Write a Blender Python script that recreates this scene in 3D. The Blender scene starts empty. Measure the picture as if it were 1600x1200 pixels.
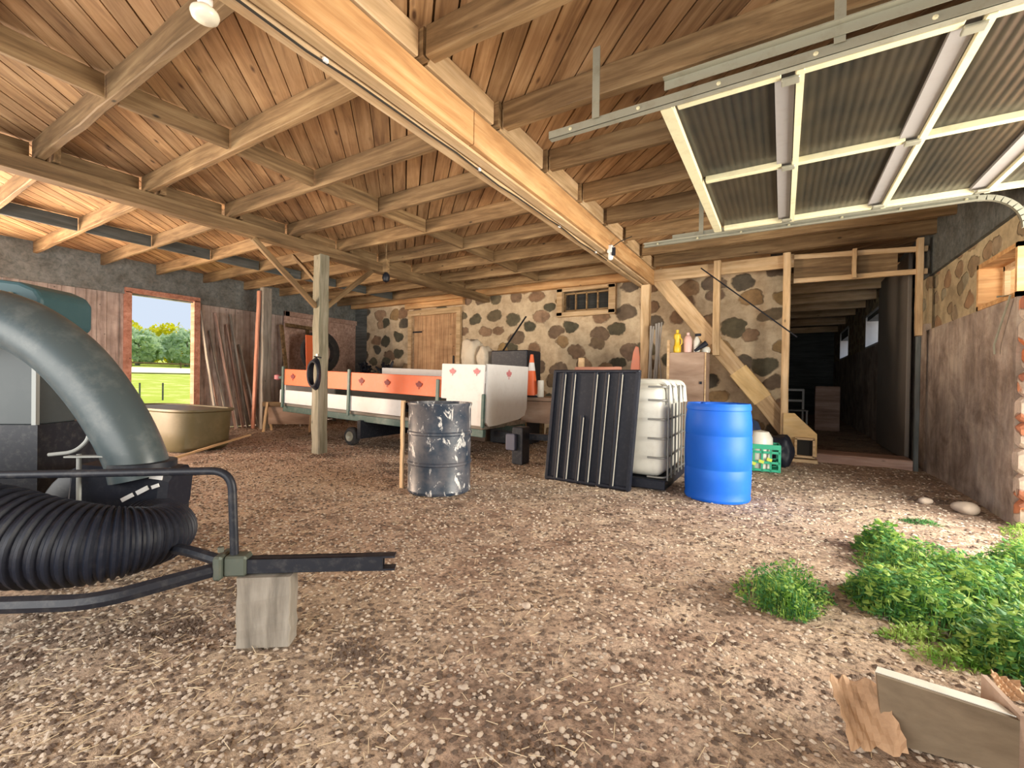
import bpy, bmesh, math, random
from mathutils import Vector, Matrix, Euler
random.seed(7)
sc = bpy.context.scene
col = sc.collection
R = random.uniform
PI = math.pi

# ------------------------------------------------------------------ camera
cam_d = bpy.data.cameras.new('camera')
cam_d.sensor_fit = 'HORIZONTAL'; cam_d.sensor_width = 36.0
cam_d.lens = 694.95 / 1600 * 36.0
cam_d.clip_start = 0.05; cam_d.clip_end = 600
cam = bpy.data.objects.new('camera', cam_d); col.objects.link(cam)
_yaw, _pitch, _roll = .546254, -.0071523, .0144706
_F = Vector((-math.sin(_yaw)*math.cos(_pitch), math.cos(_yaw)*math.cos(_pitch), math.sin(_pitch)))
_r = Vector((math.cos(_yaw), math.sin(_yaw), 0)); _u = _r.cross(_F)
_r2 = _r*math.cos(_roll) + _u*math.sin(_roll); _u2 = -_r*math.sin(_roll) + _u*math.cos(_roll)
cam.matrix_world = Matrix(((_r2.x, _u2.x, -_F.x, 0), (_r2.y, _u2.y, -_F.y, 0), (_r2.z, _u2.z, -_F.z, 1.12), (0, 0, 0, 1)))
sc.camera = cam

# ------------------------------------------------------------------ sky, sun, garage daylight, added fill lights, exposure
world = bpy.data.worlds.new('world'); sc.world = world; world.use_nodes = True
bg = world.node_tree.nodes['Background']
bg.inputs[0].default_value = (0.70, 0.80, 0.95, 1); bg.inputs[1].default_value = 1.0
def sun(rot, energy, color, angle=2.0):
    d = bpy.data.lights.new('sun', 'SUN'); d.energy = energy; d.color = color; d.angle = math.radians(angle)
    o = bpy.data.objects.new('sun', d); o.rotation_euler = rot; col.objects.link(o)
sun((math.radians(38), math.radians(14), math.radians(200)), 4.0, (1.0, .93, .80))
def area(name, loc, target, sx, sy, energy, color):
    d = bpy.data.lights.new(name, 'AREA'); d.shape = 'RECTANGLE'; d.size = sx; d.size_y = sy
    d.energy = energy; d.color = color
    o = bpy.data.objects.new(name, d); o.location = loc
    o.rotation_euler = (Vector(target) - Vector(loc)).to_track_quat('-Z', 'Y').to_euler()
    col.objects.link(o)
area('added_rear_fill', (-3.6, -2.6, 1.25), (-3.4, 3.2, 0.0), 11.0, 1.7, 420, (1.0, .95, .86))  # added fill behind the camera, where the building is simply left open
area('daylight_garage_opening', (2.9, 3.7, 1.2), (-4.0, 4.6, 1.4), 2.8, 2.0, 500, (1.0, .92, .78))
area('unseen_left_opening_fill', (-11.6, -0.2, 1.2), (-5.0, 4.2, 1.9), 2.8, 2.2, 1250, (1.0, .74, .54))  # added at an unseen opening, tinted warm to brighten the left ceiling
vs = sc.view_settings
vs.view_transform = 'Standard'; vs.look = 'None'; vs.gamma = 1.0; vs.exposure = 0.0; vs.use_curve_mapping = False

# ------------------------------------------------------------------ mesh helpers
class MB:
    def __init__(s): s.v = []; s.f = []
    def add(s, vs_, fs):
        n = len(s.v); s.v += [Vector(a) for a in vs_]; s.f += [[n+i for i in f] for f in fs]; return s
    def merge(s, o, M=None):
        return s.add([(M @ v if M else v) for v in o.v], o.f)
    def box(s, c, d, rot=None, ch=0.0):
        hx, hy, hz = d[0]/2, d[1]/2, d[2]/2
        m = Matrix.Translation(c) @ (Euler(rot).to_matrix().to_4x4() if rot else Matrix())
        ch = min(ch, hx*.9, hy*.9, hz*.9)
        if ch <= 0:
            vs_ = [m @ Vector((x, y, z)) for x in (-hx, hx) for y in (-hy, hy) for z in (-hz, hz)]
            return s.add(vs_, [(0,1,3,2),(4,6,7,5),(0,4,5,1),(2,3,7,6),(0,2,6,4),(1,5,7,3)])
        prof = [(-hy+ch,-hz),(hy-ch,-hz),(hy,-hz+ch),(hy,hz-ch),(hy-ch,hz),(-hy+ch,hz),(-hy,hz-ch),(-hy,-hz+ch)]
        k = 1 - ch/max(hy, hz)
        rings = [(-hx, k), (-hx+ch, 1), (hx-ch, 1), (hx, k)]
        vs_ = [m @ Vector((x, p[0]*q, p[1]*q)) for x, q in rings for p in prof]
        fs = [(r*8+i, r*8+(i+1) % 8, (r+1)*8+(i+1) % 8, (r+1)*8+i) for r in range(3) for i in range(8)]
        fs += [tuple(range(7, -1, -1)), tuple(24+i for i in range(8))]
        return s.add(vs_, fs)
    def lumber(s, L, w, h, ch=.006, seg=10, jit=.003, sag=0.0):
        prof = [(-w/2+ch,-h/2),(w/2-ch,-h/2),(w/2,-h/2+ch),(w/2,h/2-ch),(w/2-ch,h/2),(-w/2+ch,h/2),(-w/2,h/2-ch),(-w/2,-h/2+ch)]
        vs_ = []
        for i in range(seg+1):
            t = i/seg; sg = -sag*4*t*(1-t); ox, oz = R(-jit, jit), R(-jit, jit)
            for p in prof: vs_.append((L*t, p[0]+ox+R(-jit, jit)*.5, p[1]+oz*.5+sg+R(-jit, jit)*.5))
        fs = [(r*8+i, r*8+(i+1) % 8, (r+1)*8+(i+1) % 8, (r+1)*8+i) for r in range(seg) for i in range(8)]
        fs += [tuple(range(7, -1, -1)), tuple(seg*8+i for i in range(8))]
        return s.add(vs_, fs)
    def tube(s, path, r, n=12, cap=True, jit=0):
        P = [Vector(p) for p in path]; m = len(P)
        rs = r if isinstance(r, (list, tuple)) else [r]*m
        up = None; vs_ = []
        for i in range(m):
            t = (P[min(i+1, m-1)] - P[max(i-1, 0)]).normalized()
            if up is None: up = Vector((0, 0, 1)) if abs(t.z) < .9 else Vector((1, 0, 0))
            a = (up - t*up.dot(t)).normalized(); up = a; b = t.cross(a)
            for k in range(n):
                an = 2*PI*k/n; rr = rs[i]*(1+R(-jit, jit))
                vs_.append(P[i] + a*math.cos(an)*rr + b*math.sin(an)*rr)
        fs = [(i*n+k, i*n+(k+1) % n, (i+1)*n+(k+1) % n, (i+1)*n+k) for i in range(m-1) for k in range(n)]
        if cap: fs += [tuple(range(n-1, -1, -1)), tuple((m-1)*n+k for k in range(n))]
        return s.add(vs_, fs)
    def lathe(s, prof, n=32, c=(0, 0, 0), cap=True, M=None):
        vs_ = []
        for r, z in prof:
            for k in range(n):
                a = 2*PI*k/n; vs_.append(Vector((r*math.cos(a)+c[0], r*math.sin(a)+c[1], z+c[2])))
        if M: vs_ = [M @ v for v in vs_]
        m = len(prof)
        fs = [(i*n+k, i*n+(k+1) % n, (i+1)*n+(k+1) % n, (i+1)*n+k) for i in range(m-1) for k in range(n)]
        if cap: fs += [tuple(range(n-1, -1, -1)), tuple((m-1)*n+k for k in range(n))]
        return s.add(vs_, fs)
    def prism(s, pts, th, M=None):
        n = len(pts)
        vs_ = [Vector((p[0], p[1], 0)) for p in pts] + [Vector((p[0], p[1], th)) for p in pts]
        if M: vs_ = [M @ v for v in vs_]
        fs = [tuple(range(n-1, -1, -1)), tuple(n+i for i in range(n))]
        fs += [(i, (i+1) % n, n+(i+1) % n, n+i) for i in range(n)]
        return s.add(vs_, fs)
    def build(s, name, mat, parent=None, smooth=False, loc=None, M=None, bevel=0):
        me = bpy.data.meshes.new(name)
        me.from_pydata([tuple(v) for v in s.v], [], s.f); me.materials.append(mat)
        bm = bmesh.new(); bm.from_mesh(me); bmesh.ops.recalc_face_normals(bm, faces=bm.faces)
        bm.to_mesh(me); bm.free()
        if smooth:
            for p in me.polygons: p.use_smooth = True
            me.set_sharp_from_angle(angle=math.radians(42))
        me.update()
        o = bpy.data.objects.new(name, me); col.objects.link(o)
        if M is not None: o.matrix_world = M
        if loc: o.location = loc
        if parent: o.parent = parent
        if bevel:
            b = o.modifiers.new('bevel', 'BEVEL'); b.width = bevel; b.segments = 2; b.limit_method = 'ANGLE'
        return o
def tag(o, label=None, cat=None, group=None, kind=None):
    if label: o['label'] = label
    if cat: o['category'] = cat
    if group: o['group'] = group
    if kind: o['kind'] = kind
    return o
def empty(name, loc, rz=0, label=None, cat=None, group=None):
    o = bpy.data.objects.new(name, None); o.location = loc; o.rotation_euler = (0, 0, rz); o.empty_display_size = .1
    col.objects.link(o); return tag(o, label, cat, group)
def struct(name, mb, m, **k): return tag(mb.build(name, m, **k), kind='structure')
def frameM(p0, p1, up=(0, 0, 1)):
    p0, p1 = Vector(p0), Vector(p1); x = (p1-p0).normalized(); u = Vector(up)
    if abs(x.dot(u)) > .98: u = Vector((0, 1, 0))
    y = u.cross(x).normalized(); z = x.cross(y)
    return Matrix(((x.x, y.x, z.x, p0.x), (x.y, y.y, z.y, p0.y), (x.z, y.z, z.z, p0.z), (0, 0, 0, 1)))
def beam(name, p0, p1, w, h, mat, parent=None, label=None, cat=None, group=None, jit=.003, ch=.006, sag=0, up=(0, 0, 1), seg=10):
    L = (Vector(p1)-Vector(p0)).length
    o = MB().lumber(L, w, h, ch, seg, jit, sag).build(name, mat, None, M=frameM(p0, p1, up))
    if parent: o.parent = parent
    return tag(o, label, cat, group)

# ------------------------------------------------------------------ materials
def newmat(name):
    m = bpy.data.materials.new(name); m.use_nodes = True; nt = m.node_tree
    return m, nt, nt.nodes['Principled BSDF'], nt.nodes.new, nt.links.new
def ramp(nt, stops, fac):
    r = nt.nodes.new('ShaderNodeValToRGB'); e = r.color_ramp.elements
    while len(e) < len(stops): e.new(.5)
    for i, (p, c) in enumerate(stops): e[i].position = p; e[i].color = (c[0], c[1], c[2], 1)
    nt.links.new(fac, r.inputs[0]); return r.outputs[0]
def noise(nt, vec, scale, detail=4, rough=.6, dist=0):
    n = nt.nodes.new('ShaderNodeTexNoise'); n.inputs['Scale'].default_value = scale
    n.inputs['Detail'].default_value = detail; n.inputs['Roughness'].default_value = rough; n.inputs['Distortion'].default_value = dist
    nt.links.new(vec, n.inputs['Vector']); return n
def mapping(nt, vec, scale=(1, 1, 1), rot=(0, 0, 0)):
    m = nt.nodes.new('ShaderNodeMapping'); m.inputs['Scale'].default_value = scale; m.inputs['Rotation'].default_value = rot
    nt.links.new(vec, m.inputs[0]); return m.outputs[0]
def math_(nt, op, a, b=None):
    n = nt.nodes.new('ShaderNodeMath'); n.operation = op
    for i, x in enumerate((a, b)):
        if x is None: continue
        if isinstance(x, (int, float)): n.inputs[i].default_value = x
        else: nt.links.new(x, n.inputs[i])
    return n.outputs[0]
def mix(nt, fac, a, b, mode='MIX'):
    n = nt.nodes.new('ShaderNodeMix'); n.data_type = 'RGBA'; n.blend_type = mode
    for i, x in ((0, fac), (6, a), (7, b)):
        if isinstance(x, (int, float)): n.inputs[i].default_value = x
        elif isinstance(x, tuple): n.inputs[i].default_value = (x[0], x[1], x[2], 1)
        else: nt.links.new(x, n.inputs[i])
    return n.outputs[2]
def bump(nt, b, h, strength=.3, dist=.01):
    n = nt.nodes.new('ShaderNodeBump'); n.inputs['Strength'].default_value = strength; n.inputs['Distance'].default_value = dist
    nt.links.new(h, n.inputs['Height']); nt.links.new(n.outputs[0], b.inputs['Normal'])
def objvec(nt, rnd=True):
    tc = nt.nodes.new('ShaderNodeTexCoord'); v = tc.outputs['Object']
    if rnd:
        oi = nt.nodes.new('ShaderNodeObjectInfo'); m = math_(nt, 'MULTIPLY', oi.outputs['Random'], 37.0)
        a = nt.nodes.new('ShaderNodeVectorMath'); a.operation = 'ADD'; nt.links.new(v, a.inputs[0]); nt.links.new(m, a.inputs[1]); v = a.outputs[0]
    return v
def wood(name, dark, mid, light, grain=16, rough=.75, var=.25, knots=True, axis=(1, 1, 1)):
    m, nt, b, N, L = newmat(name); v = objvec(nt)
    g = noise(nt, mapping(nt, v, (1.1*axis[0], grain*axis[1], grain*axis[2])), 1.0, 7, .65, .6)
    c = ramp(nt, [(.28, dark), (.5, mid), (.72, light)], g.outputs[0])
    st = noise(nt, mapping(nt, v, (1, 3, 3)), 1.3, 4)
    c = mix(nt, .75, c, ramp(nt, [(.3, (.55, .5, .45)), (.62, (1, 1, 1))], st.outputs[0]), 'MULTIPLY')
    if knots:
        vo = N('ShaderNodeTexVoronoi'); vo.inputs['Scale'].default_value = 2.3; L(mapping(nt, v, (1, 2.2, 2.2)), vo.inputs['Vector'])
        c = mix(nt, ramp(nt, [(.03, (1, 1, 1)), (.085, (0, 0, 0))], vo.outputs['Distance']), c, tuple(x*.35 for x in dark))
    oi = N('ShaderNodeObjectInfo'); h = N('ShaderNodeHueSaturation'); L(c, h.inputs['Color'])
    L(math_(nt, 'ADD', math_(nt, 'MULTIPLY', oi.outputs['Random'], var*2), 1-var), h.inputs['Value'])
    L(h.outputs[0], b.inputs['Base Color']); b.inputs['Roughness'].default_value = rough
    bump(nt, b, g.outputs[0], .35, .006); return m
def plain(name, c, rough=.5, metal=0, dirt=0, dcol=(.3, .25, .2), dscale=6, spec=None, bscale=0, bstr=.2):
    m, nt, b, N, L = newmat(name); b.inputs['Roughness'].default_value = rough; b.inputs['Metallic'].default_value = metal
    b.inputs['Base Color'].default_value = (*c, 1)
    v = objvec(nt)
    if dirt:
        n = noise(nt, v, dscale, 6, .7)
        L(mix(nt, ramp(nt, [(.5-.0, (0, 0, 0)), (.72, (dirt, dirt, dirt))], n.outputs[0]), c, dcol), b.inputs['Base Color'])
    if bscale: bump(nt, b, noise(nt, v, bscale, 4).outputs[0], bstr, .01)
    if spec is not None: b.inputs['Specular IOR Level'].default_value = spec
    return m

W_JOIST = wood('aged_joist_wood', (.10, .06, .025), (.255, .16, .075), (.44, .315, .165))
W_NEW = wood('sawn_pine', (.42, .27, .13), (.66, .47, .27), (.80, .63, .42), var=.1)
W_ORANGE = wood('orange_stained_timber', (.46, .23, .09), (.68, .39, .17), (.80, .54, .28), var=.06)
W_GREY = wood('weathered_grey_wood', (.16, .14, .12), (.33, .30, .26), (.48, .44, .38), var=.2)
W_POST = wood('mossy_post_wood', (.12, .12, .07), (.26, .245, .18), (.40, .38, .31), var=.05)
W_PINK = wood('reddish_brown_boards', (.28, .17, .14), (.48, .32, .26), (.62, .45, .38), var=.2)
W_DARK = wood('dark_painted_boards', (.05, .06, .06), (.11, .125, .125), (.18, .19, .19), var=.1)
W_PLY = wood('plywood', (.55, .36, .15), (.78, .55, .26), (.88, .68, .38), grain=6, var=.05, knots=False)
W_BROWN = wood('brown_hardboard', (.26, .17, .12), (.40, .28, .21), (.5, .38, .3), grain=4, var=.05, knots=False)
W_BOX = wood('greyed_box_board', (.15, .11, .07), (.26, .20, .135), (.40, .33, .24), grain=4, var=.03, knots=False)
W_RED = wood('red_brown_frame', (.40, .15, .09), (.62, .29, .2), (.75, .42, .32), var=.1)
STEEL = plain('galvanised_steel', (.32, .32, .26), .5, .4, .6, (.22, .20, .14), 9)
CREAM = plain('cream_painted_steel', (.62, .59, .40), .5, 0, .5, (.40, .37, .24), 12)
LILAC = plain('grey_painted_steel', (.27, .26, .26), .5, 0, .3, (.2, .18, .16), 12)
BLACKP = plain('black_plastic', (.010, .013, .024), .5, 0, .25, (.07, .07, .08), 26, spec=.3)
BLACKM = plain('black_painted_steel', (.014, .017, .026), .45, .1, .35, (.12, .115, .11), 26, spec=.35)
BLUE = plain('blue_plastic', (.008, .115, .62), .5, 0, .3, (.02, .19, .72), 3, spec=.3)
WHITEP = plain('white_paint', (.80, .80, .80), .55, 0, .25, (.55, .52, .5), 10)
WHITEPL = plain('white_plastic', (.72, .72, .66), .35, 0, .35, (.45, .42, .36), 7)
ORANGE = plain('orange_paint', (.86, .17, .055), .5, 0, .35, (.75, .26, .16), 14)
DKRED = plain('dark_red_paint', (.22, .025, .03), .6)
PINKR = plain('faded_red_paint', (.62, .22, .24), .6)
GREENM = plain('dark_green_steel', (.07, .13, .12), .5, .1, .5, (.25, .27, .24), 10)
GREENP = plain('green_plastic', (.03, .40, .24), .45, 0, .3, (.02, .22, .14), 12)
YELLOW = plain('yellow_plastic', (.80, .56, .03), .4)
PINKP = plain('pale_pink_plastic', (.75, .50, .46), .4)
WIRE = plain('black_wire', (.03, .025, .02), .6)
RUBBER = plain('tyre_rubber', (.03, .03, .032), .85, 0, .4, (.12, .1, .08), 12)
TEAL = plain('teal_grey_cover', (.035, .095, .115), .5, 0, .4, (.07, .13, .15), 4, bscale=3)
DUCT = plain('grey_plastic_duct', (.055, .078, .088), .36, 0, .45, (.17, .19, .19), 9, bscale=8, bstr=.12)
GREYPANEL = plain('grey_sheet_metal', (.05, .062, .068), .5, .1, .3, (.09, .10, .10), 5)
OLIVE = plain('olive_brown_plastic', (.12, .10, .045), .5, 0, .5, (.21, .165, .09), 5)
CARD = plain('torn_cardboard', (.47, .30, .18), .9, 0, .7, (.24, .14, .08), 7)
STONEW = plain('pale_fieldstone', (.46, .38, .31), .9, 0, .5, (.36, .3, .26), 14, bscale=25)
GLOBE = plain('milky_glass', (.82, .80, .68), .25, 0, .4, (.62, .58, .42), 5)
CANVAS = plain('pale_canvas', (.66, .58, .46), .9, 0, .6, (.48, .42, .32), 9, bscale=10)
CONC = wood('weathered_beam_end', (.08, .07, .055), (.25, .225, .19), (.40, .37, .32), var=.02, grain=9)

def mat_ceiling():
    m, nt, b, N, L = newmat('diagonal_plank_ceiling'); v = objvec(nt, False)
    vr = mapping(nt, v, (1, 1, 1), (0, 0, math.radians(45)))
    sep = N('ShaderNodeSeparateXYZ'); L(vr, sep.inputs[0])
    pid = math_(nt, 'FLOOR', math_(nt, 'DIVIDE', sep.outputs[1], .145))
    wn = N('ShaderNodeTexWhiteNoise'); wn.noise_dimensions = '1D'; L(pid, wn.inputs['W'])
    cx = N('ShaderNodeCombineXYZ'); L(math_(nt, 'MULTIPLY', sep.outputs[0], 1.0), cx.inputs[0]); L(math_(nt, 'MULTIPLY', sep.outputs[1], 14.0), cx.inputs[1]); L(math_(nt, 'MULTIPLY', pid, 3.7), cx.inputs[2])
    g = noise(nt, cx.outputs[0], 1.0, 7, .65, .8)
    c = ramp(nt, [(.28, (.18, .095, .045)), (.5, (.43, .27, .135)), (.72, (.62, .43, .25))], g.outputs[0])
    vo = N('ShaderNodeTexVoronoi'); vo.inputs['Scale'].default_value = 1.0; L(mapping(nt, cx.outputs[0], (2.2, .5, 1)), vo.inputs['Vector'])
    c = mix(nt, ramp(nt, [(.05, (1, 1, 1)), (.13, (0, 0, 0))], vo.outputs['Distance']), c, (.10, .05, .025))
    st = noise(nt, v, .8, 5)
    c = mix(nt, .8, c, ramp(nt, [(.35, (.62, .52, .46)), (.6, (1, 1, 1))], st.outputs[0]), 'MULTIPLY')
    h = N('ShaderNodeHueSaturation'); L(c, h.inputs['Color']); L(math_(nt, 'ADD', math_(nt, 'MULTIPLY', wn.outputs['Value'], .4), .8), h.inputs['Value'])
    L(h.outputs[0], b.inputs['Base Color']); b.inputs['Roughness'].default_value = .8
    bump(nt, b, g.outputs[0], .3, .005); return m
def mat_stone(name, stops, mortar, sx=2.3, sz=3.3, size=.36, mort2=None, dirt=.5):
    m, nt, b, N, L = newmat(name); v = objvec(nt, False)
    w = noise(nt, v, 2.6, 3); av = N('ShaderNodeVectorMath'); av.operation = 'MULTIPLY_ADD'
    L(w.outputs['Color'], av.inputs[0]); av.inputs[1].default_value = (.22, .22, .22); L(v, av.inputs[2])
    sp3 = N('ShaderNodeSeparateXYZ'); L(av.outputs[0], sp3.inputs[0]); cb3 = N('ShaderNodeCombineXYZ')
    L(math_(nt, 'MULTIPLY', math_(nt, 'ADD', sp3.outputs[0], sp3.outputs[1]), sx), cb3.inputs[0]); L(math_(nt, 'MULTIPLY', sp3.outputs[2], sz), cb3.inputs[1]); vec = cb3.outputs[0]
    vo = N('ShaderNodeTexVoronoi'); vo.voronoi_dimensions = '2D'; vo.inputs['Scale'].default_value = 1; vo.inputs['Randomness'].default_value = .75; L(vec, vo.inputs['Vector'])
    fn = noise(nt, v, 9, 5)
    rnd = N('ShaderNodeSeparateColor'); L(vo.outputs['Color'], rnd.inputs[0])
    d = math_(nt, 'ADD', vo.outputs['Distance'], math_(nt, 'ADD', math_(nt, 'MULTIPLY', fn.outputs[0], .16), math_(nt, 'MULTIPLY', rnd.outputs[1], .12)))
    mask = ramp(nt, [(size+.04, (1, 1, 1)), (size+.1, (0, 0, 0))], d)
    sc_ = ramp(nt, stops, rnd.outputs[0])
    sc_ = mix(nt, .8, sc_, ramp(nt, [(.3, (.55, .55, .55)), (.7, (1.15, 1.15, 1.15))], fn.outputs[0]), 'MULTIPLY')
    mn = noise(nt, v, 5, 6, .7)
    mc = ramp(nt, [(.35, mort2 or tuple(x*.62 for x in mortar)), (.6, mortar)], mn.outputs[0])
    c = mix(nt, mask, mc, sc_)
    big = noise(nt, v, .7, 3); c = mix(nt, dirt, c, ramp(nt, [(.35, (.6, .52, .48)), (.6, (1, 1, 1))], big.outputs[0]), 'MULTIPLY')
    L(c, b.inputs['Base Color']); b.inputs['Roughness'].default_value = .9
    hgt = math_(nt, 'ADD', mask, math_(nt, 'MULTIPLY', mn.outputs[0], .5)); bump(nt, b, hgt, .8, .03); return m
def mat_dirt():
    m, nt, b, N, L = newmat('dirt_and_gravel'); v = objvec(nt, False)
    big = noise(nt, v, .55, 4, .6); mid = noise(nt, v, 3.5, 6, .7); fine = noise(nt, v, 38, 5, .75)
    c = ramp(nt, [(.36, (.28, .185, .135)), (.5, (.45, .325, .245)), (.64, (.58, .455, .35))], mid.outputs[0])
    c = mix(nt, ramp(nt, [(.45, (0, 0, 0)), (.62, (.7, .7, .7))], big.outputs[0]), c, (.56, .44, .32))
    c = mix(nt, .9, c, ramp(nt, [(.36, (.30, .27, .26)), (.5, (.95, .95, .95)), (.66, (1.4, 1.38, 1.35))], fine.outputs[0]), 'MULTIPLY')
    vo = N('ShaderNodeTexVoronoi'); vo.inputs['Scale'].default_value = 26; L(v, vo.inputs['Vector'])
    sp = N('ShaderNodeSeparateColor'); L(vo.outputs['Color'], sp.inputs[0])
    peb = math_(nt, 'MULTIPLY', ramp(nt, [(.2, (1, 1, 1)), (.32, (0, 0, 0))], vo.outputs['Distance']), math_(nt, 'GREATER_THAN', sp.outputs[0], .55))
    c = mix(nt, peb, c, ramp(nt, [(0, (.40, .31, .25)), (1, (.80, .70, .60))], sp.outputs[1]))
    dk = noise(nt, mapping(nt, v, (1, 1.6, 1)), 1.7, 8, .8)
    c = mix(nt, ramp(nt, [(.53, (0, 0, 0)), (.66, (.85, .85, .85))], dk.outputs[0]), c, (.14, .095, .07))
    L(c, b.inputs['Base Color']); b.inputs['Roughness'].default_value = .95
    h = math_(nt, 'ADD', math_(nt, 'MULTIPLY', fine.outputs[0], .6), math_(nt, 'ADD', mid.outputs[0], math_(nt, 'MULTIPLY', peb, .5)))
    bump(nt, b, h, .9, .03); return m
def mat_plaster():
    m, nt, b, N, L = newmat('grey_brown_render'); v = objvec(nt, False)
    a = noise(nt, v, 2.2, 7, .7, .4); s = noise(nt, mapping(nt, v, (1, 3, .6)), 3, 5)
    c = ramp(nt, [(.34, (.20, .15, .12)), (.5, (.38, .305, .255)), (.62, (.52, .44, .37))], a.outputs[0])
    c = mix(nt, .6, c, ramp(nt, [(.38, (.6, .6, .62)), (.6, (1.1, 1.08, 1.05))], s.outputs[0]), 'MULTIPLY')
    L(c, b.inputs['Base Color']); b.inputs['Roughness'].default_value = .85; bump(nt, b, a.outputs[0], .5, .03); return m
def mat_leaf(name, c1, c2, tr=.35):
    m, nt, b, N, L = newmat(name); v = objvec(nt, False)
    n = noise(nt, v, 14, 3); c = ramp(nt, [(.35, c1), (.65, c2)], n.outputs[0])
    L(c, b.inputs['Base Color']); b.inputs['Roughness'].default_value = .55
    t = N('ShaderNodeBsdfTranslucent'); L(c, t.inputs[0]); mx = N('ShaderNodeMixShader'); mx.inputs[0].default_value = tr
    L(b.outputs[0], mx.inputs[1]); L(t.outputs[0], mx.inputs[2]); L(mx.outputs[0], nt.nodes['Material Output'].inputs[0]); return m
def mat_drum():
    m, nt, b, N, L = newmat('peeling_black_drum'); v = objvec(nt, False)
    n = noise(nt, mapping(nt, v, (1, 1, .55)), 11, 7, .72, .6); k = ramp(nt, [(.57, (0, 0, 0)), (.6, (1, 1, 1))], n.outputs[0])
    sp = noise(nt, v, 30, 5, .8); k2 = ramp(nt, [(.68, (0, 0, 0)), (.7, (1, 1, 1))], sp.outputs[0])
    r = noise(nt, v, 5, 5); base = ramp(nt, [(.4, (.02, .035, .06)), (.62, (.10, .10, .115))], r.outputs[0])
    c = mix(nt, math_(nt, 'MAXIMUM', k, k2), base, (.58, .57, .56))
    L(c, b.inputs['Base Color']); b.inputs['Roughness'].default_value = .4; bump(nt, b, k, .2, .003); return m
def mat_panel():
    m, nt, b, N, L = newmat('ribbed_translucent_panel'); v = objvec(nt, False)
    w = N('ShaderNodeTexWave'); w.bands_direction = 'X'; w.inputs['Scale'].default_value = 7; w.inputs['Distortion'].default_value = .3; L(v, w.inputs['Vector'])
    n = noise(nt, v, 3, 4)
    c = mix(nt, .5, ramp(nt, [(.1, (.022, .021, .017)), (.9, (.055, .048, .036))], w.outputs[0]), ramp(nt, [(.3, (.012, .015, .015)), (.7, (.07, .055, .035))], n.outputs[0]))
    L(c, b.inputs['Base Color']); b.inputs['Roughness'].default_value = .3; bump(nt, b, w.outputs[0], .2, .01)
    t = N('ShaderNodeBsdfTransparent'); t.inputs[0].default_value = (.8, .8, .8, 1); mx = N('ShaderNodeMixShader'); mx.inputs[0].default_value = .15
    L(b.outputs[0], mx.inputs[1]); L(t.outputs[0], mx.inputs[2]); L(mx.outputs[0], nt.nodes['Material Output'].inputs[0]); return m
def mat_glass():
    m, nt, b, N, L = newmat('window_glass'); b.inputs['Base Color'].default_value = (.06, .06, .06, 1); b.inputs['Roughness'].default_value = .1
    t = N('ShaderNodeBsdfTransparent'); mx = N('ShaderNodeMixShader'); mx.inputs[0].default_value = .75
    L(b.outputs[0], mx.inputs[1]); L(t.outputs[0], mx.inputs[2]); L(mx.outputs[0], nt.nodes['Material Output'].inputs[0]); return m
CEIL = mat_ceiling(); DIRT = mat_dirt(); PLASTER = mat_plaster(); DRUM = mat_drum(); PANEL = mat_panel(); GLASS = mat_glass()
STONE = mat_stone('fieldstone_wall', [(0, (.10, .095, .065)), (.25, (.17, .15, .095)), (.42, (.32, .20, .12)), (.58, (.11, .105, .085)), (.78, (.38, .25, .17)), (1, (.40, .27, .12))], (.72, .60, .42), 2.0, 2.75, .43, (.50, .38, .25))
JAMB = mat_stone('brick_and_stone_jamb', [(0, (.62, .20, .08)), (.5, (.70, .30, .16)), (1, (.45, .18, .12))], (.66, .55, .46), 1.4, 4.2, .46)
PALESTONE = mat_stone('pale_stonework', [(0, (.30, .25, .16)), (.5, (.45, .28, .16)), (1, (.38, .36, .26))], (.60, .50, .32), 2.6, 4, .42)
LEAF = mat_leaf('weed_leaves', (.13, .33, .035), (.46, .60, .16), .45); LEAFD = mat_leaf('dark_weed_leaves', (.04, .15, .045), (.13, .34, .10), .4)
TREEL = mat_leaf('sunlit_tree_leaves', (.60, .62, .02), (.88, .80, .03), .4); TREEG = mat_leaf('pale_green_tree_leaves', (.38, .58, .28), (.72, .80, .58), .4)
FIELD = plain('sunlit_field_grass', (.42, .50, .02), .9, 0, .9, (.85, .76, .28), 1.1)
HAYF = plain('pale_cut_field', (.88, .82, .60), .95)
STRAW = plain('straw', (.52, .41, .27), .8); CLOD = plain('dark_soil_clods', (.115, .08, .06), .95); GRAV = plain('gravel_stones', (.54, .455, .37), .85, 0, .9, (.30, .24, .2), 1.1)

# ------------------------------------------------------------------ the shell
XL, XR, YB, YF, ZC = -10.6, 1.65, 8.6, -2.2, 3.295
def hgt(x, y):
    h = .035*math.sin(x*1.3+.6)*math.sin(y*1.1+.3) + .018*math.sin(x*3.7+y*2.1) + .012*math.sin(x*7.3-y*5.9+1)
    h += .007*math.sin(x*17+y*13)*math.sin(y*19-x*5) + .005*math.sin(x*31-y*27+2)
    return h*min(1, .35+.0*x)
def grid(x0, x1, y0, y1, d):
    nx, ny = int((x1-x0)/d)+1, int((y1-y0)/d)+1; mb = MB()
    for j in range(ny):
        for i in range(nx):
            x = x0+(x1-x0)*i/(nx-1); y = y0+(y1-y0)*j/(ny-1)
            mb.v.append(Vector((x, y, hgt(x, y)-.012 + R(-.003, .003))))
    mb.f = [[j*nx+i, j*nx+i+1, (j+1)*nx+i+1, (j+1)*nx+i] for j in range(ny-1) for i in range(nx-1)]
    return mb
tag(grid(-10.7, 3.6, -2.4, 9.1, .06).build('floor', DIRT, smooth=False), kind='structure')
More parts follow.
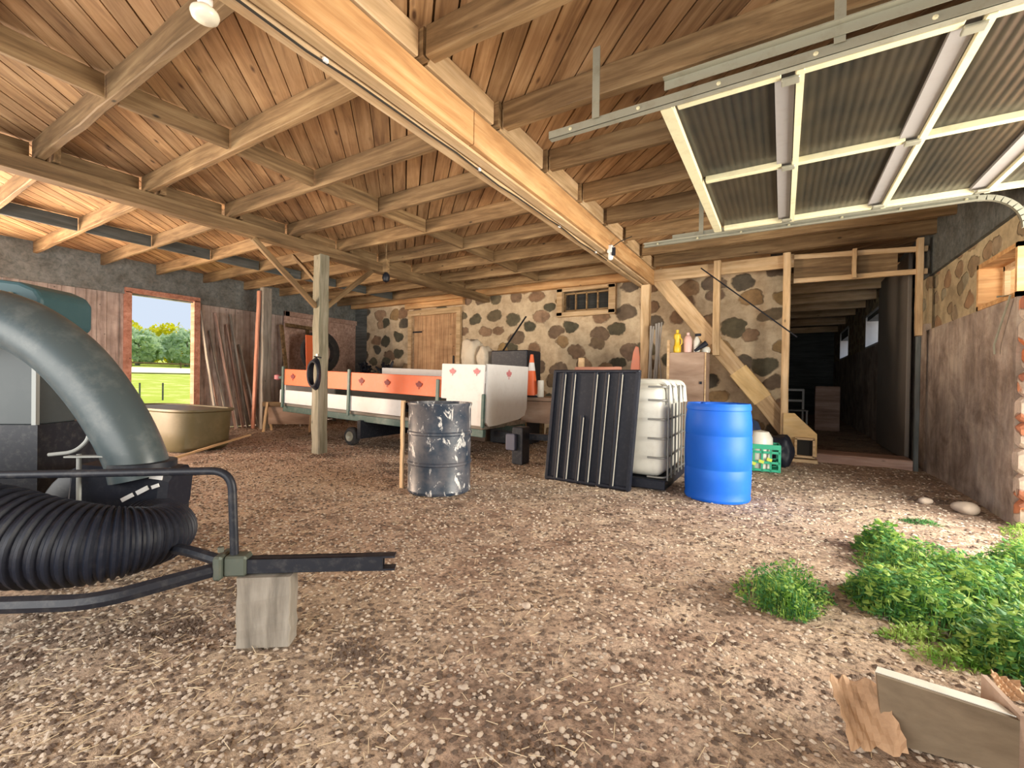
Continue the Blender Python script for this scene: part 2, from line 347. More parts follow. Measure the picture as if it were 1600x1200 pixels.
o = grid(-2.4, 1.8, 9.1, 21, .25).build('floor', DIRT); tag(o, kind='structure')

mb = MB(); P = .145; q = math.sqrt(.5)
x0, x1, y0, y1 = XL-.4, XR+.5, YF, 21.0
def clip(poly, s, d):
    out = []
    for i in range(len(poly)):
        a, b = poly[i], poly[(i+1) % len(poly)]; fa = s*((a[0]+a[1])*q-d); fb = s*((b[0]+b[1])*q-d)
        if fa >= 0: out.append(a)
        if (fa >= 0) != (fb >= 0):
            t = fa/(fa-fb); out.append((a[0]+(b[0]-a[0])*t, a[1]+(b[1]-a[1])*t))
    return out
def strips(x0, x1, y0, y1):
    k = int(math.floor((x0+y0)*q/P))-1
    while k*P < (x1+y1)*q:
        gp = R(.003, .0085)
        p = clip(clip([(x0, y0), (x1, y0), (x1, y1), (x0, y1)], 1, k*P+gp), -1, (k+1)*P-gp)
        if len(p) >= 3: mb.prism(p, .025, Matrix.Translation((0, 0, ZC+R(0, .004))))
        k += 1
strips(XL-.4, XR+.5, YF, YB+.3); strips(-2.4, XR+.5, YB+.3, 21)
mb.box(((XL+XR)/2, 3.2, ZC+.06), (XR-XL+.9, 11.2, .03)); mb.box((-.2, 15, ZC+.06), (4.7, 12.4, .03))
struct('ceiling', mb, CEIL)

# back wall: openings for the plank door and the small window
mb = MB()
def wally(x0, x1, z0, z1, y0=YB, t=.5): mb.box(((x0+x1)/2, y0+t/2, (z0+z1)/2), (x1-x0, t, z1-z0))
wally(-10.05, -8.42, -.1, ZC); wally(-8.42, -6.66, 2.84, ZC); wally(-6.66, -4.0, -.1, ZC); wally(-4.0, -2.95, -.1, 2.57)
wally(-4.0, -2.95, 3.0, ZC); wally(-2.95, -.02, -.1, ZC)
struct('wall_back', mb, STONE)
mb = MB(); mb.box((-10.33, YB+.05, 1.65), (.56, .1, 3.5)); struct('wall_back_corner', mb, W_DARK)
# right wall: rendered below, stone above, three windows
mb = MB()
def wallx(y0, y1, z0, z1, x0=XR, t=.45): mb.box((x0+t/2, (y0+y1)/2, (z0+z1)/2), (t, y1-y0, z1-z0))
wallx(5.32, 8.1, -.1, 1.88, XR, .45); wallx(8.1, 21, -.1, 1.98)
struct('wall_right', mb, PLASTER)
mb = MB()
wallx(6.2, 8.1, 1.88, 2.62, XR+.06, .39); wallx(5.3, 6.2, 2.33, 2.62, XR+.06, .39); wallx(8.1, 10.9, 1.98, 3.1, XR+.03, .42)
wallx(13.2, 16.4, 1.98, ZC, XR, .45); wallx(10.9, 13.2, 2.75, ZC); wallx(18.6, 21, 1.98, ZC); wallx(16.4, 18.6, 2.9, ZC)
struct('wall_right_upper', mb, PALESTONE)
mb = MB(); wallx(2.3, 21, 2.62, ZC, XR+.02, .3); mb.v = mb.v
struct('trim_1', mb, W_DARK)
mb = MB()
for k in range(9):   # ragged end of the wall at the opening
    z0 = k*.21; mb.box((XR+.235+R(-.02, .03), 5.24+R(-.03, .02), z0+.105), (.47, .17, .205), None, .03)
struct('trim_2', mb, JAMB)
mb = MB(); wallx(YF, 2.25, -.1, ZC); struct('wall_right_near', mb, PALESTONE)
# left wall of upright boards with the doorway
mb = MB(); y = 1.15
while y < 9.0:
    w = R(.13, .2)
    segs = [(.0, 2.68)]
    if 3.38 < y+w/2 < 4.52: segs = []
    for z0, z1 in segs: mb.box((XL-.02+R(-.006, .006), y+w/2, (z0+z1)/2), (.03, w-.006, z1-z0))
    y += w
struct('wall_left', mb, wood('pinkish_weathered_boards', (.26, .20, .18), (.47, .38, .34), (.62, .52, .47), axis=(14, 1, .08), var=.05))
mb = MB(); mb.box((XL, 4.0, 3.0), (.12, 10, .7)); struct('trim_3', mb, wood('slate_grey_header_board', (.10, .115, .115), (.19, .205, .20), (.27, .28, .27), var=.03, knots=False))
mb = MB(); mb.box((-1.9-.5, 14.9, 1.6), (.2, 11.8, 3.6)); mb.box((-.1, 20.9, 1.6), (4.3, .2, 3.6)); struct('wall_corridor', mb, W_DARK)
# doorway frame
fr = MB()
fr.box((XL+.04, 3.39, 1.33), (.16, .09, 2.72)); fr.box((XL+.04, 4.53, 1.33), (.16, .11, 2.72)); fr.box((XL+.04, 3.96, 2.72), (.16, 1.25, .09))
struct('door_1', fr, W_RED)

# plank door and its frame in the stone wall
d2 = tag(empty('door_2', (-7.54, YB, 0)), kind='structure')
mb = MB(); x = -8.26
while x < -6.86:
    w = R(.12, .16); mb.box((x+w/2+7.54, .03, 1.38), (w-.008, .035, 2.76)); x += w
mb.build('door_boards', wood('honey_door_boards', (.38, .20, .10), (.60, .36, .19), (.72, .48, .28), axis=(14, 1, .08), var=.02), d2)
mb = MB(); mb.box((-.8, 0, 1.4), (.12, .14, 2.8)); mb.box((.8, 0, 1.4), (.12, .14, 2.8)); mb.box((0, -.0, 2.83), (1.74, .16, .14))
mb.build('door_frame', W_NEW, d2)
for z in (2.35, 1.35): MB().box((-.6, -.005, z), (.34, .02, .04), None, .005).build('hinge', BLACKM, d2)
MB().box((.62, -.01, 1.62), (.03, .03, .2), None, .006).build('door_handle', BLACKM, d2)
mb = MB(); mb.box((0, -.005, 1.18), (1.46, .03, .2)); mb.build('cross_board', W_PINK, d2)
mb = MB(); mb.box((-7.54, YB-.05, 3.03), (1.9, .1, .16)); struct('trim_4', mb, W_ORANGE)
# little window in the stone wall
w1 = tag(empty('window_1', (-3.47, YB, 2.78)), kind='structure')
mb = MB(); mb.box((0, -.03, .27), (1.26, .12, .1)); mb.box((0, -.03, -.26), (1.26, .12, .09)); mb.box((-.57, -.03, 0), (.12, .12, .56)); mb.box((.57, -.03, 0), (.14, .12, .56))
mb.build('window_frame', W_NEW, w1)
mb = MB(); mb.box((0, .03, .18), (1.02, .05, .03)); mb.box((0, .03, -.18), (1.02, .05, .04))
for x in (-.49, -.24, 0, .24, .49): mb.box((x, .03, 0), (.025, .05, .36))
mb.build('muntins', W_JOIST, w1)
MB().box((0, .06, 0), (1.0, .006, .36)).build('pane', GLASS, w1)
MB().box((0, .4, 0), (1.2, .02, .6)).build('dark_backing_board', W_DARK, w1)
# windows of the right wall
def side_window(n, y0, y1, z0, z1, mat):
    w = tag(empty('window_%d' % n, (XR+.2, (y0+y1)/2, z0)), kind='structure'); L = y1-y0; H = z1-z0
    mb = MB(); mb.box((0, -L/2+.02, H/2), (.42, .04, H)); mb.box((0, L/2-.02, H/2), (.42, .04, H)); mb.box((0, 0, .02), (.42, L, .04)); mb.box((0, 0, H-.02), (.42, L, .04))
    mb.build('window_frame', mat, w)
    if n > 2: return
    mb = MB()
    for t in (-.5, 0, .5): mb.box((-.02, t*(L-.12), H/2), (.04, .05, H-.06))
    mb.box((-.02, 0, .06), (.04, L-.1, .05)); mb.box((-.02, 0, H-.06), (.04, L-.1, .05))
    mb.build('sash', W_NEW, w); MB().box((.0, 0, H/2), (.005, L-.1, H-.1)).build('pane', GLASS, w)
side_window(2, 5.3, 6.2, 1.88, 2.33, W_ORANGE); side_window(3, 10.9, 13.2, 1.98, 2.75, WHITEP); side_window(4, 16.4, 18.6, 1.98, 2.9, WHITEP)

# ------------------------------------------------------------------ outdoors beyond the left doorway
mb = MB(); mb.box((-71, 12, -.05+2.8), (120, 200, .1), (0, .047, 0)); struct('ground', mb, FIELD)
mb = MB(); mb.box((-43.5, 22, 1.58), (11, 90, .04), (0, .047, 0)); struct('ground_pale_strip', mb, HAYF)
mb = MB(); mb.box((20, 0, -.12), (33, 80, .1)); struct('ground_yard', mb, DIRT)
def tree(x, y, h, w, mat, label):
    h *= .74; w *= .85
    t = empty('tree', (x, y, .047*(-x-11)-.05), 0, label, 'tree', 'trees beyond the field')
    MB().tube([(0, 0, 0), (.1, 0, h*.3), (0, .1, h*.7)], [.22, .16, .08], 8).build('trunk', W_GREY, t)
    mb = MB()
    for i in range(1500):
        a, b = R(0, 2*PI), math.acos(R(-1, 1)); rr = R(.55, 1.0)**.5
        lump = 1+.22*math.sin(3*a+x)*math.sin(4*b)
        c = Vector((math.cos(a)*math.sin(b)*w*rr*lump, math.sin(a)*math.sin(b)*w*rr*lump, h*.52+math.cos(b)*h*.46*rr*lump))
        if c.z < .3: continue
        d1 = Vector((R(-1, 1), R(-1, 1), R(-1, 1))).normalized(); d2_ = d1.cross(Vector((R(-1, 1), R(-1, 1), R(-1, 1)))).normalized(); s = R(.18, .42)
        mb.add([c-d1*s, c+d2_*s*.6, c+d1*s, c-d2_*s*.6], [(0, 1, 2, 3)])
    mb.build('foliage', mat, t)
for a in [(-64, 15, 7.2, 3.6, TREEL, 'leftmost yellow-green tree seen through the open doorway'),
          (-66, 20, 7.0, 3.8, TREEL, 'broad yellow-green tree behind the pale green trees seen through the doorway'),
          (-58, 19.5, 5.0, 2.6, TREEG, 'pale green tree standing at the left in front of the yellow-green ones'),
          (-58, 24.0, 5.6, 2.9, TREEG, 'larger pale grey-green tree in front, right of centre in the doorway'),
          (-66, 25.5, 6.8, 3.6, TREEL, 'yellow-green tree behind the larger pale grey-green tree'),
          (-65, 31, 6.2, 3.4, TREEL, 'rightmost yellow-green tree seen through the open doorway'),
          (-67, 10, 7.4, 3.8, TREEL, 'yellow-green tree mostly hidden by the left jamb of the doorway'),
          (-62, 28, 5.0, 2.6, TREEG, 'pale green tree beside the right jamb of the doorway')]: tree(*a)
for i, (y, lb) in enumerate([(6.05, 'left thin dark fence stake in the field beyond the doorway'), (6.68, 'right thin dark fence stake in the field beyond the doorway')]):
    tag(MB().tube([(-17.8, y, .2), (-17.8, y, .88)], .025, 6).build('fence_post', W_DARK), lb, 'fence post', 'fence stakes in the field')
fn = empty('rail_fence', (-52, 19, 1.93), 0, 'low brown rail fence in front of the distant trees', 'fence')
MB().box((0, 0, .4), (.06, 22, .14)).build('rail', W_JOIST, fn)
for y in range(-10, 11, 4): MB().box((.06, y, .25), (.1, .1, .7)).build('post', W_JOIST, fn)

# ------------------------------------------------------------------ roof timbers
ORD = ['nearest', 'second', 'third', 'fourth', 'fifth', 'sixth', 'seventh', 'eighth', 'ninth', 'tenth', 'eleventh']
ORDF = lambda i: ORD[i] if i == 0 else ORD[i]
ZJ = 3.2; HJ = .19
YS = [.42, 1.25, 2.08, 2.92, 3.75, 4.58, 5.42, 6.25, 7.08, 7.9]
# left beam
beam('beam', (-5.95, YF, 3.02), (-5.95, YB+.02, 3.02), .17, .155, W_JOIST, label='aged square beam crossing above the round-topped post on the left', cat='beam', jit=.006, seg=16)
# main beam: two bottom planks, orange side plank
mbm = empty('main_beam', (-2.05, YF, 2.82), 0, 'long built-up main beam with orange side running to the stone wall', 'beam')
def sub(name, p0, p1, w, h, mat, par, **k):
    o = beam(name, (Vector(p0)-par.location), (Vector(p1)-par.location), w, h, mat, **k); o.parent = par; return o
sub('lower_plank', (-2.155, YF, 2.92), (-2.155, 7.98, 2.92), .085, .22, W_NEW, mbm)
sub('lower_plank', (-2.045, YF, 2.925), (-2.045, 7.98, 2.925), .095, .20, W_NEW, mbm)
sub('side_plank', (-1.975, YF, 2.965), (-1.975, 2.62, 2.965), .045, .25, W_ORANGE, mbm)
sub('side_plank', (-1.975, 2.63, 2.965), (-1.975, 7.98, 2.965), .045, .25, W_ORANGE, mbm)
sub('upper_plank', (-2.08, YF, 3.075), (-2.08, 7.98, 3.075), .17, .05, W_JOIST, mbm)
for i in range(len(YS)):
    y = YS[i]; n = ORDF(i)
    beam('joist', (-6.03, y, ZJ), (-1.92, y, ZJ), R(.05, .062), HJ, W_JOIST, label='%s ceiling joist from the camera over the middle bay' % n, cat='joist', group='joists over the middle bay', jit=.006)
    beam('joist', (XL+.06, y+.10, ZJ), (-5.85, y+.10, ZJ), R(.045, .055), HJ, W_JOIST, label='%s ceiling joist from the camera over the far left bay' % n, cat='joist', group='joists over the left bay', jit=.006)
    y2 = [.42, 1.25, 2.1, 2.97, 3.78, 4.6, 5.38, 6.15, 7.0, 7.75][i]
    if abs(y2-y) < .0: y2 += .01
    beam('joist', (-1.9, y2, ZJ), (XR+.02, y2+R(-.03, .03), ZJ), R(.055, .085), HJ, W_JOIST, label='%s ceiling joist from the camera over the right bay above the garage door' % n, cat='joist', group='joists over the right bay', jit=.008)
for i in range(len(YS)-1):
    a, b = YS[i]+.045, YS[i+1]-.045; n = ORDF(i)
    beam('blocking', (-4.2+R(-.03, .03), a, ZJ), (-4.2+R(-.03, .03), b, ZJ), .045, HJ-.02, W_JOIST, label='%s short blocking board between middle-bay joists, halfway across the bay' % n, cat='blocking', group='mid-bay blocking boards', jit=.002, seg=3)
    beam('blocking', (-8.4, a+.1, ZJ), (-8.4, b+.1, ZJ), .045, HJ-.02, W_DARK, label='%s short dark blocking board between the far left joists' % n, cat='blocking', group='dark blocking boards of the left bay', jit=.002, seg=3)
    beam('blocking', (-6.07, a, ZJ), (-6.07, b, ZJ), .04, HJ-.02, W_JOIST, label='%s blocking board standing on the left beam between joists' % n, cat='blocking', group='blocking boards on the left beam', jit=.002, seg=3)
    beam('blocking', (-1.975, a+.0, ZJ), (-1.975, b-.0, ZJ), .05, HJ-.01, W_NEW, label='%s pale filler board standing on the main beam between joists' % n, cat='blocking', group='pale filler boards on the main beam', jit=.002, seg=3)
# wall plate along the stone wall
beam('wall_plate', (XL+.1, YB-.12, 3.2), (-.2, YB-.12, 3.17), .14, .22, W_ORANGE, label='reddish wall plate along the top of the stone wall', cat='beam')
# corridor joists; paler wood colour stands in for light on their undersides
for i, (y, z, x) in enumerate([(9.4, 3.0, XR), (10.6, 3.02, XR), (11.9, 3.02, XR), (13.3, 3.05, XR), (15.0, 3.1, XR), (17.2, 3.12, XR), (19.4, 3.1, XR)]):
    beam('joist', (-2.27, y, z), (x-.01, y, z+.02), .12, .2, W_NEW, label='%s low joist counted into the dark passage' % ['first', 'second', 'third', 'fourth', 'fifth', 'sixth', 'last'][i], cat='joist', group='joists in the passage', jit=.01)

# posts and braces
def post(p, top, w, d, mat, label, jit=.006, name='post'):
    return beam(name, (p[0], p[1], -.03), (p[0], p[1], top), d, w, mat, label=label, cat='post', jit=jit, ch=.012, seg=14, up=(0, 1, 0))
post((-5.92, 4.2), 2.95, .16, .17, W_POST, 'weathered mossy wooden post standing free in front of the trailer')
beam('knee_brace', (-5.93, 3.2, 2.93), (-5.93, 4.12, 2.18), .06, .07, W_JOIST, label='diagonal knee brace on the left side of the free-standing post', cat='brace')
beam('knee_brace', (-5.93, 5.16, 2.93), (-5.93, 4.28, 2.18), .06, .07, W_JOIST, label='diagonal knee brace on the right side of the free-standing post', cat='brace')
beam('knee_brace', (-6.75, 4.28, 3.08), (-6.0, 4.26, 2.5), .05, .05, W_JOIST, label='short thin brace behind the free-standing post', cat='brace')
post((-2.06, 7.86), 2.82, .15, .15, W_NEW, 'pale post under the end of the main beam at the stone wall')
post((.03, 7.9), 3.1, .16, .1, W_NEW, 'pale post at the left side of the passage entrance', jit=.003)
beam('hanging_stud', (-.93, 7.88, 1.58), (-.93, 7.88, 3.1), .1, .14, W_NEW, label='short stud hanging from the header in front of the wooden chute', cat='post', up=(0, 1, 0))
beam('header', (-2.2, 7.98, 3.0), (.12, 7.98, 3.0), .05, .2, W_NEW, label='pale header board between the two posts by the chute', cat='beam')
pf = empty('passage_frame', (.12, 7.9, 0), 0, 'timber frame over the passage entrance with two rails and studs', 'frame')
for n, p0, p1, w, h in [('rail', (.0, .02, 2.68), (1.5, .02, 2.66), .05, .07), ('rail', (0, .02, 3.04), (1.5, .02, 2.96), .05, .07), ('header_board', (0, .06, 2.86), (1.2, .06, 2.84), .03, .3), ('stud', (.72, -.02, 2.64), (.72, -.02, 3.05), .05, .09), ('jamb', (1.42, .0, 1.8), (1.42, 0, 3.1), .07, .09), ('lower_jamb', (1.42, .0, -.02), (1.42, 0, 1.79), .05, .06)]:
    o = beam(n, p0, p1, w, h, W_DARK if n == 'lower_jamb' else W_JOIST if n == 'header_board' else W_NEW, up=(0, 1, 0) if n in ('stud', 'jamb', 'lower_jamb') else (0, 0, 1)); o.parent = pf
beam('metal_rod', (-1.14, 7.62, 2.96), (.17, 7.62, 1.81), .02, .02, BLACKM, label='thin dark metal rod slanting across the chute to the right post', cat='rod', ch=.008, jit=0)
tag(MB().box((.78, 8.15, .04), (1.5, .5, .16), None, .02).build('threshold_slab', W_PINK), 'worn pinkish sill across the passage entrance', 'sill')

# wooden chute
ch = empty('grain_chute', (0, 8.1, 0), 0, 'long wooden chute slanting down from the main beam to the floor', 'chute')
def chute(p0, p1, w, mat, n):
    p0, p1 = Vector(p0), Vector(p1); o = beam(n, p0, p1, .22, w, mat, jit=.001, ch=.01); o.parent = ch
chute((-1.95, 0, 3.05), (-.98, 0, 1.8), .27, W_NEW, 'upper_section')
chute((-.98, 0, 1.8), (-.62, 0, 1.34), .25, W_NEW, 'middle_section'); chute((-.62, 0, 1.34), (-.26, 0, .88), .29, W_PLY, 'plywood_section')
chute((-.26, 0, .88), (.12, 0, .36), .26, W_NEW, 'lower_section')
mb = MB(); mb.prism([(0, 0), (.42, 0), (.42, .33), (.14, .62), (0, .62)], .05, Matrix(((1, 0, 0, .02), (0, 0, -1, -.27), (0, 1, 0, .08), (0, 0, 0, 1))))
mb.build('foot_board', W_PLY, ch)
mb = MB()
for c, d in [((.29, -.36, .08), (.24, .1, .03)), ((.29, -.36, .34), (.24, .1, .03)), ((.18, -.36, .21), (.03, .1, .26)), ((.4, -.36, .21), (.03, .1, .26))]: mb.box(c, d)
mb.build('spout_box', W_NEW, ch); MB().box((.29, -.325, .21), (.19, .01, .23)).build('shaded_opening_plate', plain('unlit_hollow', (.02, .018, .015), .9), ch)  # near-black plate: the shade inside the spout is put into its colour
MB().box((.2, -.33, .02), (.5, .2, .05), None, .01).build('base_board', W_NEW, ch)

# ------------------------------------------------------------------ overhead garage door and tracks
gd = empty('overhead_garage_door', (0, 3.77, 2.69), 0, 'raised overhead door of ribbed dark panels in a pale metal frame', 'garage door')
def gb(n, x0, x1, y0, y1, z0, z1, mat): return MB().box(((x0+x1)/2, (y0+y1)/2-3.77, (z0+z1)/2-2.69), (x1-x0, y1-y0, z1-z0), None, .004).build(n, mat, gd)
Y0, Y1 = 2.6, 4.98
gb('end_rail', -.62, -.555, Y0, Y1, 2.67, 2.72, CREAM)
XS = [0.0, .67, 1.31]
for x in XS:
    gb('section_rail', x-.06, x+.03, Y0, Y1, 2.69, 2.72, LILAC); gb('section_flange', x+.035, x+.07, Y0, Y1, 2.665, 2.72, CREAM)
    for y in (2.66, 3.72, 4.9): gb('hinge', x-.03, x+.05, y-.03, y+.03, 2.655, 2.672, STEEL)
edges = [-.56, 0, .67, 1.31, 1.62]
for i in range(4):
    a, b = edges[i]+.03, edges[i+1]-.03
    gb('middle_stile', a, b, 3.69, 3.735, 2.67, 2.715, CREAM); gb('edge_stile', a, b, Y0, Y0+.05, 2.67, 2.715, CREAM); gb('edge_stile', a, b, Y1-.05, Y1, 2.67, 2.715, CREAM)
    for c, d in ((Y0+.04, 3.7), (3.72, Y1-.04)): gb('panel', a-.02, b+.02, c, d, 2.712, 2.722, PANEL)
def track(y, sgn, x0, label):
    t = empty('door_track', (x0, y, 2.69), 0, label, 'track', 'garage door tracks')
    xe = 1.36 if sgn > 0 else 1.5
    L = xe-x0
    mb = MB(); mb.box((L/2, 0, .0), (L, .008, .046)); mb.box((L/2, -.02*sgn, .02), (L, .045, .006)); mb.box((L/2, -.02*sgn, -.02), (L, .045, .006)); mb.box((L/2, -.04*sgn, .014), (L, .006, .014))
    mb.build('channel', STEEL, t)
    mb = MB()
    for i in range(9):
        a0, a1 = i*PI/18, (i+1)*PI/18; r = .28
        c0 = Vector((L+math.sin(a0)*r, 0, -r+math.cos(a0)*r)); c1 = Vector((L+math.sin(a1)*r, 0, -r+math.cos(a1)*r)); m_ = (c0+c1)/2
        mb.box(m_, ((c1-c0).length*1.1, .035, .042), (0, a0/2+a1/2, 0))
    mb.build('curved_channel', STEEL, t)
    b0 = .72 if sgn < 0 else .3
    mb = MB(); mb.box(((b0+L)/2, .03*sgn, .06), (L-b0, .006, .05)); mb.box(((b0+L)/2, .05*sgn, .085), (L-b0, .04, .006)); mb.build('angle_brace', STEEL, t)
    for x in ((.32, 1.5) if sgn < 0 else (.6, 1.35)):
        MB().box((x, .02*sgn, .22), (.045, .006, .42)).build('hanger_strap', STEEL, t)
    for k in range(7): MB().lathe([(.011, 0), (.011, .012), (.005, .016)], 8, M=Matrix.Translation((.15+k*.42, -.005*sgn, .0)) @ Matrix.Rotation(PI/2*(1 if sgn < 0 else 1), 4, 'X')).build('bolt', CREAM, t)
track(2.55, -1, -1.3, 'nearer galvanised door track with pale angle brace above it')
track(5.16, 1, -1.38, 'farther galvanised door track curving down beside the right wall')

# ------------------------------------------------------------------ lamps and wiring
def bulb_fixture(loc, r, label, drop, cat='lamp'):
    t = empty('ceiling_lamp', loc, 0, label, cat)
    MB().lathe([(.001, r*.62), (r*.5, r*.6), (r*.95, r*.2), (r, 0), (r*.9, -r*.32), (r*.55, -r*.55), (.001, -r*.62)], 24, cap=False).build('globe', GLOBE, t, smooth=True)
    MB().lathe([(.02, r*.5), (.03, r*.9), (.03, r*.9+.03), (.012, r*.9+.035)], 16).build('socket', WHITEP, t, smooth=True)
    MB().tube([(0, 0, r*.9), (0.01, 0, drop)], .004, 6).build('cord', WHITEP, t)
bulb_fixture((-2.27, 1.0, 2.765), .058, 'round milky glass lamp hanging beside the near end of the main beam', .34)
t = empty('light_socket', (-1.94, 5.62, 2.78), 0, 'small white light socket with box screwed to the side of the main beam', 'lamp')
MB().box((0, 0, .07), (.07, .1, .1), None, .008).build('junction_box', WHITEP, t); MB().lathe([(.03, .02), (.035, -.02), (.028, -.06), (.01, -.07)], 16).build('socket', WHITEP, t, smooth=True)
MB().tube([(.04, -.02, .1), (.1, .05, .17), (.2, .25, .28)], .006, 6).build('cord', WIRE, t); MB().box((.05, -.03, .03), (.04, .03, .1)).build('dark_clip', BLACKP, t)
t = empty('cage_lamp', (-5.25, 4.85, 2.68), 0, 'small dark cage lamp hanging over the trailer', 'lamp')
MB().lathe([(.02, .08), (.05, .05), (.06, 0), (.045, -.05), (.01, -.07)], 14).build('shade', BLACKM, t, smooth=True); MB().box((0, 0, .18), (.07, .07, .2)).build('mount', W_JOIST, t)
MB().tube([(0, 0, .25), (0, 0, .66)], .012, 8).build('stem', W_JOIST, t)
w = [(-2.1+.01*math.sin(i), YF+.3+i*.3, 2.806-.006*(i % 3)) for i in range(27)]
cb = empty('cable', (0, 0, 0), 0, 'black electric cable clipped along the underside of the main beam', 'cable')
MB().tube(w, .007, 6).build('wire', WIRE, cb)
for y in (1.5, 2.9, 4.4, 5.5): MB().box((-2.1, y, 2.806), (.022, .03, .022), None, .003).build('clip', WHITEP, cb)

# ------------------------------------------------------------------ leaf vacuum machine, left foreground (local s, v, z)
GREYRIB = plain('grey_rib', (.34, .36, .35), .5)
lv = empty('leaf_vacuum_trailer', (-2.0, .97, 0), math.atan2(.6, .8), 'black tow-behind leaf vacuum with large grey duct and corrugated hose', 'leaf vacuum')
def rounded(pts, n=6, r=.06):
    P_ = [Vector(p) for p in pts]; out = [P_[0]]
    for i in range(1, len(P_)-1):
        a, b, c = P_[i-1], P_[i], P_[i+1]; r_ = min(r, (a-b).length*.45, (c-b).length*.45)
        s, e = b+(a-b).normalized()*r_, b+(c-b).normalized()*r_
        for k in range(n+1):
            t = k/n; out.append(s*(1-t)**2 + b*2*t*(1-t) + e*t*t)
    return out+[P_[-1]]
def spline(pts, n=8):
    P_ = [Vector(p) for p in pts]; P_ = [P_[0]*2-P_[1]]+P_+[P_[-1]*2-P_[-2]]; out = []
    for i in range(1, len(P_)-2):
        for k in range(n):
            t = k/n; a, b, c, d = P_[i-1:i+3]
            out.append(.5*((2*b)+(c-a)*t+(2*a-5*b+4*c-d)*t*t+(3*b-a-3*c+d)*t**3))
    return out+[P_[-2]]
mb = MB(); mb.box((.33, -.018, .325), (.66, .012, .06), None, .003); mb.box((.33, .022, .325), (.66, .012, .06), None, .003); mb.box((.33, .002, .35), (.66, .05, .01))
mb.box((.64, .002, .352), (.14, .05, .008)); mb.box((.64, .002, .298), (.14, .05, .008)); mb.build('tongue', BLACKM, lv)
mb = MB(); mb.box((.0, 0, .33), (.035, .11, .1), None, .008); mb.box((.06, 0, .33), (.09, .07, .085), None, .008); mb.tube([(.0, -.02, .39), (.0, -.02, .41)], .012, 8); mb.build('collar', plain('greenish_steel', (.10, .12, .10), .45, .4, .4, (.2, .18, .14), 10), lv)
MB().tube(rounded([(0, -.01, .32), (-.31, -.24, .30), (-.63, -.24, .30), (-2.2, -.24, .3)], 5, .1), .03, 8).build('frame_tube', BLACKM, lv, smooth=True)
MB().tube(rounded([(0, .02, .33), (-.25, .14, .35), (-.6, .24, .33), (-2.2, .3, .3)], 5, .1), .024, 8).build('frame_tube', BLACKM, lv, smooth=True)
MB().tube(rounded([(.045, 0, .36), (.03, 0, .725), (-.6, 0, .715), (-1.9, 0, .70)], 8, .085), .0165, 12).build('hand_rail', BLACKM, lv, smooth=True)
# corrugated hose
cen = spline([(-2.3, -.04, .52), (-1.5, -.02, .505), (-1.0, .0, .485), (-.72, .0, .44), (-.52, .03, .415), (-.41, .11, .405), (-.395, .23, .39), (-.46, .35, .375), (-.6, .46, .37)], 24)
rs = []
for i in range(len(cen)):
    t = i/len(cen); base = .198-.073*min(1, max(0, (t-.22)/.45)); rs.append(base*(1+(.05 if (i//2) % 2 else -.035)))
MB().tube(cen, rs, 28).build('corrugated_hose', BLACKP, lv, smooth=True)
# duct
pts = [(-.64, .46, .60), (-.66, .46, .69), (-.73, .46, .85), (-.83, .46, 1.02), (-.95, .46, 1.175), (-1.08, .46, 1.29), (-1.22, .46, 1.37), (-1.4, .46, 1.41), (-1.8, .48, 1.4), (-2.3, .5, 1.36)]
sp_ = spline(pts, 8)
MB().tube(sp_, [.126+.008*min(1, i/30) for i in range(len(sp_))], 32).build('discharge_duct', DUCT, lv, smooth=True)
Mring = Matrix.Translation((-.63, .46, .655)); MB().lathe([(.12, 0), (.143, 0), (.143, .03), (.13, .032)], 32, M=Mring).build('duct_collar', BLACKM, lv, smooth=True)
# blower housing: a volute drum on its side
Mh = Matrix.Translation((-.93, .72, .36)) @ Matrix.Rotation(PI/2, 4, 'X')
MB().lathe([(.02, -.16), (.27, -.16), (.29, -.14), (.29, .14), (.27, .16), (.17, .17), (.16, .22), (.02, .22)], 36, M=Mh).build('blower_housing', BLACKM, lv, smooth=True)
MB().box((-.735, .55, .53), (.46, .26, .24), (0, .1, 0), .03).build('engine_cover', BLACKP, lv)
for c, d, r in [((-.535, .415, .625), (.06, .006, .05), (0, .15, 0)), ((-.60, .415, .545), (.06, .006, .022), (0, -.5, 0)), ((-.67, .415, .51), (.06, .006, .02), (0, -.5, 0)), ((-.54, .415, .565), (.035, .006, .018), (0, -.35, 0))]:
    MB().box(c, d, r).build('white_decal', WHITEP, lv)
# bent control lever
MB().tube(rounded([(-.85, .42, .92), (-.85, .42, .8), (-.9, .4, .74), (-1.0, .38, .73)], 6, .06), .009, 8).build('lever', GREYRIB, lv, smooth=True)
MB().box((-.8, .36, .725), (.2, .04, .008), (0, 0, .05), .002).build('bracket', GREYRIB, lv)
MB().tube([(-.88, .4, .73), (-.88, .4, .45)], .01, 8).build('bracket_leg', GREYRIB, lv)
